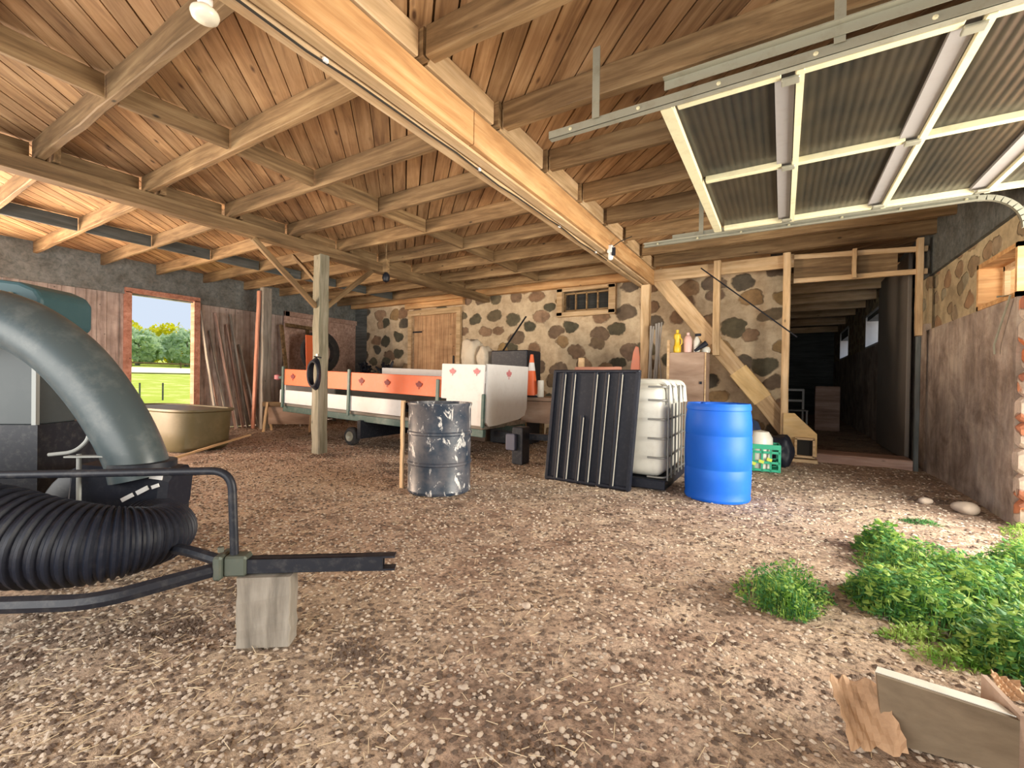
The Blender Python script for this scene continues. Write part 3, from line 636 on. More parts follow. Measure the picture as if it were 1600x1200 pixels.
# collector box behind
mb = MB(); prof = [(-3.6, .45), (-1.33, .45), (-1.33, .84), (-3.6, .84)]
mb.prism(prof, .58, Matrix(((1, 0, 0, 0), (0, 0, -1, 1.28), (0, 1, 0, 0), (0, 0, 0, 1)))); mb.build('collector_body', BLACKM, lv)
mb = MB(); mb.box((-2.48, .84, 1.1), (2.26, .26, .53), None, .01); mb.build('side_panel', GREYPANEL, lv)
mb = MB(); mb.box((-1.345, .705, 1.1), (.022, .022, .52)); mb.build('panel_rib', GREYRIB, lv)
pr = [(-3.6, 1.37), (-1.33, 1.37), (-1.31, 1.4), (-1.31, 1.54), (-1.34, 1.585), (-1.42, 1.62), (-1.6, 1.64), (-3.6, 1.68)]
MB().prism(pr, .34, Matrix(((1, 0, 0, 0), (0, 0, -1, 1.03), (0, 1, 0, 0), (0, 0, 0, 1)))).build('hood', TEAL, lv, bevel=.02)
MB().lathe([(.012, 0), (.012, .01), (.006, .014)], 10, M=Matrix.Translation((-1.45, .685, 1.55)) @ Matrix.Rotation(PI/2, 4, 'X')).build('bolt', STEEL, lv)
for x in (-2.0, ):
    for y in (.62, 1.7):
        wheel = MB().lathe([(.12, -.09), (.24, -.1), (.28, -.06), (.28, .06), (.24, .1), (.12, .09)], 28, M=Matrix.Translation((x, y, .27)) @ Matrix.Rotation(PI/2, 4, 'X')).build('wheel', RUBBER, lv, smooth=True)
# wooden block holding up the tongue
bl = MB(); bl.lumber(.292, .215, .085, .004, 8, .003)
MB_ = bl.build('timber_block', CONC, M=Matrix.Translation((-2.0, .97, 0)) @ Matrix.Rotation(math.atan2(.6, .8), 4, 'Z') @ Matrix(((0, 1, 0, .18), (0, 0, 1, 0), (1, 0, 0, -.005), (0, 0, 0, 1))))
tag(MB_, 'upright weathered timber block holding up the vacuum tongue', 'block')

# ------------------------------------------------------------------ olive tub and pole
tb = empty('stock_tank', (-8.42, 3.3, 0), .06, 'olive brown oval tub on the ground below the open doorway', 'tub')
prof = []; mb = MB(); rings = [(.92, .0, .03), (1.0, .06, .0), (1.02, .3, 0), (1.05, .58, 0), (1.1, .6, 0), (1.1, .63, 0), (1.0, .63, 0), (.99, .61, 0), (.5, .62, 0)]
n = 48; vs_ = []
for s, z, k in rings:
    for i in range(n):
        a = 2*PI*i/n; cx_ = math.copysign(abs(math.cos(a))**.5, math.cos(a)); sy_ = math.copysign(abs(math.sin(a))**.5, math.sin(a))
        vs_.append((cx_*1.08*s, sy_*.42*s, z))
m = len(rings); mb.add(vs_, [(i*n+k, i*n+(k+1) % n, (i+1)*n+(k+1) % n, (i+1)*n+k) for i in range(m-1) for k in range(n)]+[tuple(range(n-1, -1, -1)), tuple((m-1)*n+k for k in range(n))])
mb.build('tub', OLIVE, tb, smooth=True)
tag(beam('wooden_pole', (-6.9, 2.7, .02), (-7.25, 3.9, .2), .04, .03, W_NEW), 'light wooden pole lying against the right end of the olive tub', 'pole')

# ------------------------------------------------------------------ left wall furniture
post((-9.75, 5.55), 3.08, .2, .15, W_GREY, 'thick grey post by the left wall behind the sawhorse')
tag(beam('leaning_plank', (-9.86, 5.36, 0), (-9.78, 5.42, 3.0), .1, .04, W_RED, up=(0, 1, 0)), 'reddish plank standing against the thick grey post', 'plank')
for i in range(9):
    y = 4.72+i*.1; top = R(1.75, 2.3) if i % 3 else 2.5
    o = beam('leaning_board', (-10.05+R(-.1, .08), y+R(.03, .06), .0), (-10.52, y+R(-.16, -.1), top), R(.05, .09), .025, W_PINK if i % 2 else W_GREY, cat='board', group='boards leaning on the left wall', up=(0, 1, 0),
             label='%s of the thin boards leaning on the left wall beside the doorway' % ['leftmost', 'second from left', 'third from left', 'fourth from left', 'middle', 'sixth from left', 'seventh from left', 'eighth from left', 'rightmost'][i])
sh = empty('sawhorse', (-9.2, 5.25, 0), math.radians(38), 'small wooden sawhorse with pale legs near the left wall', 'sawhorse')
beam('top_rail', (-.05, 0, .56), (1.05, 0, .56), .06, .1, W_JOIST, sh)
for x in (.05, .95):
    for s in (-1, 1): beam('leg', (x, s*.02, .6), (x, s*.2, .0), .05, .035, W_NEW, sh)
MB().box((.5, .03, .33), (.9, .02, .38)).build('side_board', W_BROWN, sh)
# boarded wall bay with frames at the corner
fb = empty('door_leaf', (XL+.1, 7.65, 0), 0, 'wide reddish timber-framed leaf standing against the left wall', 'door leaf')
for c, d in [((0, -1.15, 1.38), (.06, .12, 2.76)), ((0, 1.15, 1.38), (.06, .12, 2.76)), ((0, 0, 2.7), (.06, 2.42, .12)), ((0, 0, 1.2), (.06, 2.3, .1))]:
    MB().box(c, d, None, .006).build('frame_rail', W_PINK, fb)
MB().box((-.035, 0, 1.36), (.02, 2.3, 2.7)).build('boards', W_PINK, fb)
fr2 = empty('old_window_casing', (-10.25, 6.7, 0), .2, 'tall narrow wooden casing leaning behind the orange panel', 'casing')
for c, d in [((0, -.4, 1.2), (.05, .08, 2.4)), ((0, .4, 1.2), (.05, .08, 2.4)), ((0, 0, 2.38), (.05, .88, .08))]: MB().box(c, d, (0, -.15, 0)).build('frame_rail', W_JOIST, fr2)
op = beam('painted_sign', (-9.45, 6.62, 1.235), (-9.5, 6.62, 2.12), .55, .03, ORANGE, label='upright orange painted panel behind the free-standing post', cat='panel', up=(1, 0, 0), jit=0)
def tyre(loc, r, w, rot, label):
    t = empty('tyre', loc, 0, label, 'tyre')
    M_ = Euler(rot).to_matrix().to_4x4()
    pr_ = [(r*.62, -w*.4), (r*.8, -w*.5), (r*.96, -w*.4), (r, -w*.2), (r, w*.2), (r*.96, w*.4), (r*.8, w*.5), (r*.62, w*.4), (r*.62, -w*.4)]
    MB().lathe(pr_, 30, cap=False, M=M_).build('tread', RUBBER, t, smooth=True); return t
tyre((-9.72, 6.9, 1.75), .52, .18, (0, PI/2, 0), 'dark tyre standing behind the orange panel on the left')
shf = empty('work_shelf', (-9.75, 6.9, 0), 0, 'plain wooden stand under the orange panel and tyre', 'stand')
MB().box((0, 0, 1.2), (.7, 1.5, .06), None, .005).build('shelf_board', W_GREY, shf)
for x in (-.28, .28):
    for y in (-.65, .65): MB().box((x, y, .585), (.07, .07, 1.17)).build('leg', W_GREY, shf)
hb = empty('harness_coil', (-5.8, 4.07, 1.18), 0, 'dark coil of hose hanging on the free-standing post', 'hose coil')
mb = MB()
for k in range(4):
    mb.tube([(.02+.09*math.cos(a)*(1+.1*k), -.04-.015*k, .22*math.sin(a)*(1-.06*k)) for a in [2*PI*i/24 for i in range(25)]], .02, 8)
mb.build('coil', BLACKP, hb, smooth=True); MB().tube([(.0, .06, .24), (0, -.06, .25)], .01, 6).build('hook', BLACKM, hb)
tag(MB().box((-5.86, 4.10, 1.45), (.03, .012, .05), (0, 0, .2)).build('paper_tag', WHITEP), 'small pale tag nailed above the hose coil on the post', 'tag')

# ------------------------------------------------------------------ the float trailer
tr = empty('parade_trailer', (-6.0, 5.0, 0), 0, 'long flat trailer with orange and white boards decorated with maple leaves', 'trailer')
TL = Matrix.Translation((0, 0, .52)) @ Matrix.Rotation(.03, 4, 'Y') @ Matrix.Translation((0, 0, -.52))
def tp(name, c, d, mat, rot=None, chf=.006, par=None):
    mb = MB(); mb.box(c, d, rot, chf); mb.v = [TL @ v for v in mb.v]; return mb.build(name, mat, par or tr)
tp('chassis_beam', (.15, .05, .46), (4.7, .07, .11), GREENM); tp('chassis_beam', (.15, 1.15, .46), (4.7, .07, .11), GREENM)
tp('deck', (.15, .6, .54), (4.7, 1.2, .05), W_GREY)
tp('lower_side_board', (-.6, -.02, .70), (3.25, .025, .25), WHITEP)
ob = tp('orange_board', (-.15, -.03, 1.07), (3.95, .025, .30), ORANGE)
tp('rear_board', (-.1, 1.2, .82), (4.4, .025, .25), W_DARK); tp('upper_rear_board', (.5, 1.2, 1.22), (2.6, .025, .2), WHITEP); tp('left_end_board', (-2.2, .6, .82), (.025, 1.1, .25), WHITEP)
for x in (-2.1, -.22, 1.72, ): tp('stake', (x, -.055, .88), (.05, .03, .78 if x < 1 else .6), GREENM)
tp('stake', (2.53, -.05, .78), (.04, .04, .46), GREENM)
wp = tp('white_panel', (2.15, -.03, 1.16), (.74, .03, .5), WHITEP); tp('white_panel', (2.2, -.028, .75), (.64, .03, .37), WHITEP)
# curved-bottom end panel
mb = MB(); pts = [(0, 1.42), (1.12, 1.42), (1.12, .76), (1.06, .66), (.9, .61), (.25, .56), (.08, .56), (0, .62)]
mb.prism(pts, .03, Matrix(((0, 0, 1, 2.52), (1, 0, 0, 0), (0, 1, 0, 0), (0, 0, 0, 1)))); mb.v = [TL @ v for v in mb.v]; ep = mb.build('end_panel', WHITEP, tr)
def leafpts(s):
    h = [(0, 1), (.12, .72), (.3, .82), (.24, .45), (.48, .62), (.55, .48), (.9, .5), (.78, .28), (.86, .18), (.5, -.12), (.55, -.3), (.08, -.22), (.06, -.75)]
    return [(x*s, y*s) for x, y in h] + [(-x*s, y*s) for x, y in reversed(h[1:])]
def leaf(par, x, z, s, mat, y=-.05, onx=None):
    mb = MB()
    if onx is None: M_ = Matrix(((1, 0, 0, x), (0, 0, -1, y), (0, 1, 0, z), (0, 0, 0, 1)))
    else: M_ = Matrix(((0, 0, 1, onx), (1, 0, 0, x), (0, 1, 0, z), (0, 0, 0, 1)))
    mb.prism(leafpts(s), .004, M_); mb.v = [TL @ v for v in mb.v]; mb.build('maple_leaf', mat, par)
for x in (-1.8, .08, .68, 1.35): leaf(ob, x, 1.07, .075, DKRED)
leaf(wp, 1.98, 1.29, .065, PINKR); leaf(wp, 2.4, 1.3, .065, PINKR); leaf(ep, .55, 1.28, .085, PINKR, onx=2.55)
for x in (-.15, .35):
    t_ = MB().lathe([(.06, -.05), (.13, -.06), (.155, -.03), (.155, .03), (.13, .06), (.06, .05)], 24, M=Matrix.Translation((x-.02, .0, .15)) @ Matrix.Rotation(PI/2, 4, 'X')).build('wheel', RUBBER, tr, smooth=True)
    MB().lathe([(.0, .03), (.08, .05), (.085, .045), (.085, 0)], 20, M=Matrix.Translation((x-.02, -.02, .15)) @ Matrix.Rotation(PI/2, 4, 'X')).build('hub', STEEL, t_, smooth=True)
    if x > 0: t_.location = (.0, 1.1, 0)
MB().box((.05, .6, .28), (.08, 1.3, .3)).build('axle', BLACKM, tr)
MB().tube([(-2.25, -.03, 1.12), (-2.1, -.05, 1.12)], .03, 8).build('green_handle', GREENM, tr)
MB().lathe([(.02, 0), (.06, .02), (.06, .09), (.02, .11)], 14, M=Matrix.Translation((-2.28, -.04, 1.07))).build('red_knob', PINKR, tr, smooth=True)
# front hitch jack
MB().box((3.05, .35, .36), (1.1, .07, .08), (0, 0, .1)).build('drawbar', BLACKM, tr)
MB().box((2.98, .22, .25), (.16, .2, .5), None, .01).build('jack', BLACKM, tr); MB().box((2.9, .1, .3), (.14, .06, .22), None, .01).build('jack_box', plain('bluish_plastic', (.10, .11, .17), .5), tr)
MB().box((2.55, .6, .42), (.5, .06, .06), (0, 0, -.3)).build('drawbar', GREENM, tr)
# orange frame edge & things on the trailer
ld = empty('dark_bundle', (-6.3, 5.3, .57), 0, 'low dark heap of straps lying on the trailer deck', 'straps')
mb = MB()
for i in range(14): mb.tube([(R(-.1, 1.6), R(0, .4), .03+R(0, .05)), (R(-.1, 1.6), R(0, .4), R(.1, .22)), (R(-.1, 1.6), R(0, .4), .03)], .022, 6)
mb.build('straps', BLACKP, ld, smooth=True)

# ------------------------------------------------------------------ clutter behind the trailer
cb_ = tag(MB().box((-4.15, 6.95, .83), (.75, .5, 1.66), None, .015).build('steel_cabinet', BLACKM), 'black box cabinet behind the trailer against the stone wall', 'cabinet')
cr_ = tag(MB().box((-4.98, 6.95, .66), (.72, .55, 1.32), None, .01).build('plywood_box', W_BROWN), 'tall brown box carrying pale canvas bags behind the trailer', 'box')
def bag(c, s, seed, label):
    rr = random.Random(seed); bm = bmesh.new(); bmesh.ops.create_icosphere(bm, subdivisions=4, radius=1)
    for v in bm.verts:
        n_ = 1+.08*math.sin(5*v.co.x+seed)*math.cos(4*v.co.z)+.05*math.sin(9*v.co.y+3*v.co.x)+.03*rr.uniform(-1, 1)
        e = 2.6; k = (abs(v.co.x)**e+abs(v.co.y)**e+abs(v.co.z)**e)**(-1/e); v.co = Vector((v.co.x*s[0], v.co.y*s[1], v.co.z*s[2]))*k*n_
    me = bpy.data.meshes.new('canvas_bag'); bm.to_mesh(me); bm.free(); me.materials.append(CANVAS)
    for p in me.polygons: p.use_smooth = True
    o = bpy.data.objects.new('canvas_bag', me); o.location = c; col.objects.link(o); return tag(o, label, 'bag', 'pale canvas bags behind the trailer')
bag((-5.06, 6.85, 1.6), (.2, .2, .3), 1, 'taller slumped pale canvas bag, left of the two on the brown box')
bag((-4.74, 6.85, 1.53), (.14, .2, .22), 5, 'smaller square pale canvas bag, right of the two on the brown box')
bn = empty('workbench', (-3.1, 6.95, 0), 0, 'low brown wooden workbench between the trailer and the black ribbed sheet', 'workbench')
MB().box((0, 0, .82), (1.5, .8, .06), None, .005).build('top', W_BROWN, bn); MB().box((0, -.36, .6), (1.4, .03, .36)).build('apron', W_BROWN, bn)
for x in (-.68, .68):
    for y in (-.33, .33): MB().box((x, y, .4), (.08, .08, .8)).build('leg', W_JOIST, bn)
cn = empty('traffic_cone', (-3.66, 6.66, .855), 0, 'orange traffic cone with a white band on the workbench', 'traffic cone')
MB().box((0, 0, .012), (.3, .3, .024), None, .006).build('base', BLACKP, cn)
def cone(z0, z1, mat, n_): MB().lathe([(.12-.095*z0/.7, z0+.02), (.12-.095*z1/.7, z1+.02)], 24).build(n_, mat, cn, smooth=True)
cone(0, .42, ORANGE, 'cone_body'); cone(.42, .56, WHITEP, 'reflective_band'); cone(.56, .7, ORANGE, 'cone_top')
b_ = empty('white_bottle', (-3.46, 6.62, .855), 0, 'plain white cylinder standing beside the traffic cone', 'bottle')
MB().lathe([(.05, 0), (.055, .01), (.055, .26), (.05, .28)], 20).build('body', WHITEPL, b_, smooth=True)
MB().tube([(-.09, 0, .03), (-.05, -.03, .02), (-.03, 0, .1)], .014, 6).build('hose_end', WHITEPL, b_)
tag(MB().tube([(-4.86, 7.2, 1.35), (-4.72, 8.3, 2.5)], .018, 8).build('iron_bar', BLACKM), 'thin dark bar leaning on the stone wall above the canvas bags', 'bar')
# dark scrap at the wall corner
for i, (x, y, z, lb) in enumerate([(-8.85, 8.2, 1.35, 'dark tangle of scrap by the stone wall left of the plank door'), (-9.35, 8.0, 1.3, 'dark rounded scrap piece in the far left corner')]):
    st = empty('scrap_stand', (x, y, 0), 0, lb, 'scrap'); MB().box((0, 0, .6), (.35, .3, 1.2), None, .02).build('crate', W_DARK, st)
    mb = MB()
    for k in range(9): mb.tube([(R(-.15, .15), R(-.1, .1), 1.2), (R(-.25, .25), R(-.15, .15), R(1.3, 1.6)), (R(-.2, .2), R(-.1, .1), R(1.25, 1.5))], .03, 6)
    mb.build('tangle', BLACKM, st, smooth=True)

# ------------------------------------------------------------------ drums
def drum(loc, r, h, mat, label, closed, stripe=None):
    t = empty('drum', loc, R(0, 3), label, 'drum')
    prof = [(r*.02, .015), (r*.93, .015), (r*.96, 0), (r*.985, .02), (r*.985, .03)]
    if closed:
        for z, k in [(.04, .965), (.1, .98), (.2, .99), (.285, .992), (.29, .982), (.30, .982), (.305, .992), (.45, .995), (.595, .99), (.6, .98), (.61, .98), (.615, .99), (.72, .985), (.79, .965), (.83, .94), (.835, .935), (.84, .96), (.865, .965), (.88, .95)]: prof.append((r*k, z*h/.9))
        prof += [(r*.93, h), (r*.9, h-.005), (r*.88, h-.03), (.001, h-.03)]
    else:
        for z, k in [(.04, .97), (.28, .97), (.29, 1.0), (.31, 1.0), (.32, .97), (.58, .97), (.59, 1.0), (.61, 1.0), (.62, .97), (.86, .97)]: prof.append((r*k, z*h/.9))
        prof += [(r*1.0, h-.02), (r*1.0, h), (r*.95, h), (r*.94, h-.04), (r*.92, .05), (.001, .04)]
    MB().lathe(prof, 56, cap=False).build('body', mat, t, smooth=True); return t
d_ = drum((-2.99, 3.51, 0), .325, .89, DRUM, 'black metal drum with peeling white paint in the middle of the floor', False)
d_ = drum((-.54, 4.83, 0), .305, .93, BLUE, 'bright blue plastic drum at the right of the white tote', True)
for x, y in ((.15, .08), (-.15, -.08)): MB().lathe([(.035, .89), (.035, .925), (.028, .93)], 16, c=(x, y, 0)).build('bung', BLUE, d_, smooth=True)
tag(beam('stake', (-3.36, 3.35, -.02), (-3.35, 3.35, .9), .05, .025, W_NEW, up=(0, 1, 0)), 'thin pale stake standing against the left of the black drum', 'stake')

# ------------------------------------------------------------------ black ribbed sheet
WORN = plain('worn_grey_edge', (.42, .42, .38), .6)
bs = empty('ribbed_sheet', (-1.81, 4.55, 0), -.05, 'upright black ribbed plastic sheet leaning on the white tote', 'plastic sheet')
tilt = Matrix.Rotation(-.05, 4, 'X') @ Matrix(((1, 0, .055, 0), (0, 1, 0, 0), (0, 0, 1, 0), (0, 0, 0, 1)))
def bsp(n, mb, mat, par=None, smooth=False): mb.v = [tilt @ v for v in mb.v]; return mb.build(n, mat, par or bs, smooth=smooth)
bsp('sheet', MB().box((0, 0, .625), (.97, .035, 1.25), None, .01), BLACKP)
for i, x in enumerate((-.36, -.24, -.1, .02, .15, .3)):
    top = 1.22 if i not in (2, ) else .75
    bsp('rib', MB().tube([(x, -.022, .03), (x+.01*math.sin(i), -.026, top*.5), (x, -.022, top)], .028, 10), BLACKP, None, True)
    bsp('worn_edge', MB().tube([(x+.02, -.045, .04), (x+.024, -.046, top*.5), (x+.026, -.044, top-.02)], .006, 6), WORN, None, True)
bsp('rim', MB().box((0, -.01, 1.235), (1.0, .06, .035), None, .01).box((.478, -.01, .62), (.035, .07, 1.24), None, .01).box((-.478, -.01, .62), (.035, .06, 1.24), None, .01).box((0, -.01, .03), (.98, .06, .04), None, .01), BLACKP)
for x in (-.49, -.52): bsp('side_bar', MB().tube([(x-.01, .05, .0), (x, .05, 1.1)], .016, 8), STEEL, None, True)

# ------------------------------------------------------------------ white tote in its cage
CAGE = plain('dull_cage_steel', (.22, .22, .21), .5, .4)
ib = empty('caged_tote', (-1.5, 5.27, 0), .0, 'white plastic tote tank in a steel cage behind the ribbed sheet', 'tote tank')
bm = bmesh.new(); bmesh.ops.create_cube(bm, size=1)
for v in bm.verts: v.co = Vector((v.co.x*.90, v.co.y*1.0, v.co.z*1.0))
bmesh.ops.bevel(bm, geom=list(bm.edges), offset=.11, segments=5, affect='EDGES', profile=.5)
me = bpy.data.meshes.new('tank'); bm.to_mesh(me); bm.free(); me.materials.append(WHITEPL)
for p in me.polygons: p.use_smooth = True
tk = bpy.data.objects.new('tank', me); col.objects.link(tk); tk.parent = ib; tk.location = (0, 0, .62)
MB().box((0, 0, .06), (.96, 1.1, .1), None, .01).build('pallet', BLACKP, ib)
mb = MB()
for z in (.14, .34, .54, .74, .94, 1.08): mb.tube(rounded([(.30, -.545, z), (.48, -.545, z), (.48, .54, z), (-.48, .54, z), (-.48, -.3, z)], 4, .08), .01, 6)
mb.build('cage_ring', CAGE, ib, smooth=True)
mb = MB()
for i in range(6):
    y = -.46+i*.184; mb.tube([(.49, y, .1), (.49, y, 1.1)], .01, 6); mb.tube([(-.49, y, .1), (-.49, y, 1.1)], .01, 6)
for i in range(5):
    x = -.4+i*.2; mb.tube([(x, .55, .1), (x, .55, 1.1)], .01, 6)
mb.build('cage_upright', CAGE, ib, smooth=True)
mb = MB()
for i in range(4): mb.tube(rounded([(.49, -.4+i*.27, .9), (.47, -.4+i*.27, 1.135), (-.47, -.4+i*.27, 1.135)], 5, .08), .03, 8)
mb.build('top_bar', WHITEPL, ib, smooth=True)

# ------------------------------------------------------------------ wooden cabinet with bottles, tools by the post
kb = empty('plywood_cabinet', (-1.26, 7.45, 0), 0, 'brown plywood cabinet below the chute with bottles on its top', 'cabinet')
MB().box((0, 0, .8), (.54, .36, 1.6), None, .008).build('body', W_BROWN, kb); MB().box((-.285, -.17, .95), (.035, .05, 1.7), None, .004).build('edge_board', W_NEW, kb)
MB().box((.26, -.185, .8), (.02, .012, 1.58)).build('edge_strip', W_NEW, kb); MB().box((.2, -.19, 1.13), (.03, .02, .04)).build('latch', BLACKM, kb)
b = empty('yellow_jug', (-1.43, 7.36, 1.6), 0, 'yellow plastic jug with a grip on the brown cabinet', 'jug')
MB().lathe([(.05, 0), (.058, .02), (.058, .1), (.045, .13), (.04, .2), (.055, .24), (.05, .29), (.02, .31), (.02, .34)], 20).build('body', YELLOW, b, smooth=True)
MB().lathe([(.024, .335), (.024, .36)], 14).build('cap', YELLOW, b); MB().tube([(.04, -.03, .1), (.075, -.04, .14), (.075, -.04, .2), (.045, -.03, .24)], .01, 6).build('grip', YELLOW, b)
b = empty('pink_bottle', (-1.27, 7.36, 1.6), 0, 'pale pink plastic bottle between the yellow jug and the white bottle', 'bottle')
MB().lathe([(.055, 0), (.06, .02), (.06, .2), (.045, .25), (.02, .27)], 20).build('body', PINKP, b, smooth=True); MB().lathe([(.024, .27), (.024, .31)], 14).build('cap', PINKP, b)
b = empty('white_bottle', (-1.15, 7.4, 1.6), 0, 'white plastic bottle with black trigger cap on the brown cabinet', 'bottle')
MB().lathe([(.045, 0), (.05, .02), (.05, .18), (.03, .23), (.015, .25)], 20).build('body', WHITEPL, b, smooth=True); MB().box((.02, 0, .275), (.09, .03, .04), None, .008).build('trigger_cap', BLACKP, b)
tag(MB().tube([(-1.16, 7.3, 1.62), (-1.0, 7.35, 1.74)], [.02, .045], 12).build('black_funnel', BLACKP), 'black funnel lying at the right end of the brown cabinet top', 'funnel')
tag(MB().lathe([(.06, 0), (.07, .05), (.05, .09), (.01, .1)], 16, c=(-1.03, 7.5, 1.6)).build('white_cup', WHITEPL, smooth=True), 'small white cup behind the black funnel', 'cup')
fm = empty('plank_rack', (-2.45, 6.6, 0), 0, 'low plank rack rising behind the black ribbed sheet', 'rack')
for c, d in [((-.28, 0, .75), (.08, .06, 1.5)), ((.3, 0, .68), (.07, .06, 1.36)), ((.0, -.02, 1.32), (.75, .04, .07)), ((0, -.02, .6), (.65, .04, .1))]: MB().box(c, d, None, .005).build('board', W_NEW if c[0] < 0 else W_RED, fm)
tag(MB().prism([(0, 0), (.15, 0), (.18, .2), (.17, .42), (.15, .58), (.10, .60), (.06, .5), (.02, .25)], .05, Matrix(((1, 0, 0, -2.3), (0, 0, -1, 7.79), (0, 1, 0, 1.16), (0, 0, 0, 1)))).build('orange_sack', plain('faded_orange_fabric', (.72, .27, .18), .8, 0, .5, (.5, .3, .25), 9), bevel=.015),
    'faded orange folded sack hanging left of the pale post', 'sack')
mb = MB()
for i in range(5):
    x = -1.93+i*.045; mb.tube([(x, 7.7, 2.12+R(-.05, .05)), (x+R(-.03, .03), 7.66, 1.6), (x+R(-.05, .05), 7.68, 1.05+R(-.1, .1))], R(.008, .02), 6)
tag(mb.build('hanging_straps', plain('grey_webbing', (.35, .33, .31), .7), smooth=True), 'bundle of grey straps hanging on the right of the pale post', 'straps')
# crate, tub and sacks by the blue drum
gc = empty('milk_crate', (-.22, 6.72, 0), .08, 'green plastic crate on the ground right of the blue drum', 'crate')
mb = MB()
for s in (-1, 1):
    for z in (.02, .12, .25, .33): mb.box((0, s*.16, z), (.4, .015, .03)); mb.box((s*.2, 0, z), (.015, .32, .03))
    for k in range(5): mb.box((-.19+k*.095, s*.16, .17), (.022, .015, .34))
    for k in range(4): mb.box((s*.2, -.15+k*.1, .17), (.015, .022, .34))
mb.box((0, 0, .015), (.4, .32, .02)); mb.box((0, -.165, .32), (.4, .012, .06)); mb.build('lattice', GREENP, gc)
for k in range(3): MB().box((-.1+k*.09, -.173, .1+.03*k), (.06, .004, .04), (0, .3, 0)).build('yellow_mark', plain('yellow_print', (.6, .7, .1), .5), gc)
tag(MB().lathe([(.02, .025), (.13, .03), (.15, .3), (.145, .42), (.1, .5), (.001, .52)], 24, c=(-.24, 6.72, .0)).build('white_tub', WHITEPL, smooth=True), 'white rounded tub standing in the green crate', 'tub')
sk = bag((-.02, 7.2, .2), (.16, .2, .22), 9, 'black sack slumped at the foot of the chute'); sk.data.materials.clear(); sk.data.materials.append(BLACKP); sk.name = 'black_sack'; del sk['group']
sk = bag((-.55, 7.3, .34), (.3, .25, .36), 11, 'large dark blue sack behind the blue drum'); sk.data.materials.clear(); sk.data.materials.append(plain('dark_blue_tarp', (.03, .05, .11), .5)); sk.name = 'blue_sack'; del sk['group']

# ------------------------------------------------------------------ things in the passage
pc = empty('plastic_chair', (.32, 14.6, 0), .2, 'white plastic chair deep in the dark passage', 'chair')
MB().box((0, 0, .42), (.5, .48, .03), None, .01).build('seat', WHITEP, pc)
mb = MB(); mb.box((0, .22, .98), (.5, .03, .06)); mb.box((0, .22, .68), (.5, .03, .06)); mb.box((-.23, .22, .72), (.05, .03, .56)); mb.box((.23, .22, .72), (.05, .03, .56)); mb.build('backrest', WHITEP, pc)
for x in (-.22, .22):
    for y in (-.2, .22): MB().box((x, y, .2), (.04, .04, .42)).build('leg', WHITEP, pc)
tag(MB().box((.95, 13.5, .55), (.5, .3, 1.1), None, .02).build('pink_box', W_PINK), 'tall pinkish box standing in the dark passage', 'box')
tag(MB().box((1.55, 9.6, 1.55), (.05, 2.3, 3.0), None, .01).build('wall_panel', plain('greenish_grey_board', (.16, .14, .12), .7, 0, .5, (.11, .09, .08), 3)), 'tall grey-brown board panel on the right side of the passage', 'panel')
tag(MB().tube([(1.6, 5.55, 1.92), (1.62, 5.35, 1.9), (1.6, 5.6, 1.5), (1.61, 5.62, 1.42)], .008, 6).build('hooked_wire', STEEL), 'bent wire hanging below the near right window', 'wire')

# ------------------------------------------------------------------ broken crate and debris at lower right
ct = empty('broken_crate', (.29, 1.81, 0), .13, 'broken grey wooden box with a pale top edge lying at the lower right', 'box')
MB().prism([(0, .0), (.335, -.0), (.31, .165), (-.02, .205)], .014, Matrix(((1, 0, 0, 0), (0, 0, 1, 0), (0, 1, 0, 0), (0, 0, 0, 1)))).build('front_board', W_BOX, ct)
MB().prism([(-.02, .0), (.31, .0), (.3, .06), (.0, .05)], .012, Matrix(((1, 0, 0, 0), (0, 1, 0, .014), (-.12, -.1, 1, .193), (0, 0, 0, 1)))).build('top_board', WHITEPL, ct)
MB().box((.318, .1, .09), (.014, .2, .18)).build('side_board', W_BROWN, ct)
MB().box((.15, .11, .02), (.3, .2, .012)).build('bottom_board', W_BROWN, ct)
def sheet(name, c, rot, sx, sy, mat, label, cat, curl=.05, seed=1):
    rr = random.Random(seed); nx, ny = 14, 10; mb = MB()
    for k in (0, 1):
        for j in range(ny):
            for i in range(nx):
                x, y = i/(nx-1)-.5, j/(ny-1)-.5
                e = 1+(.10*math.sin(17*x+seed)+.05*math.sin(31*y+seed)) if (i in (0, nx-1) or j in (0, ny-1)) else 1
                mb.v.append(Vector((x*sx*e, y*sy*e, curl*(x*x*4)-curl*.5*y*2+.006*math.sin(20*x+9*y)+k*.004)))
    N_ = nx*ny
    for j in range(ny-1):
        for i in range(nx-1):
            a = j*nx+i; mb.f.append([a, a+1, a+nx+1, a+nx]); mb.f.append([N_+a, N_+a+nx, N_+a+nx+1, N_+a+1])
    for i in range(nx-1):
        for a, b in ((i, i+1), ((ny-1)*nx+i, (ny-1)*nx+i+1)): mb.f.append([a, b, N_+b, N_+a])
    for j in range(ny-1):
        for a, b in ((j*nx, (j+1)*nx), (j*nx+nx-1, (j+1)*nx+nx-1)): mb.f.append([a, b, N_+b, N_+a])
    o = mb.build(name, mat); o.location = c; o.rotation_euler = rot; return tag(o, label, cat)
sheet('cardboard_piece', (.225, 1.80, .075), (1.1, .1, .5), .17, .18, CARD, 'torn brown cardboard leaning at the left of the broken grey box', 'cardboard', .05, 3)
sheet('cardboard_flap', (.7, 2.3, .04), (.9, .3, .3), .08, .07, CARD, 'small bent cardboard flap right of the broken grey box', 'cardboard', .02, 5)
tag(beam('wooden_stick', (.68, 2.1, .02), (.66, 1.72, .06), .02, .015, W_NEW), 'pale stick beside the right end of the broken grey box', 'stick')
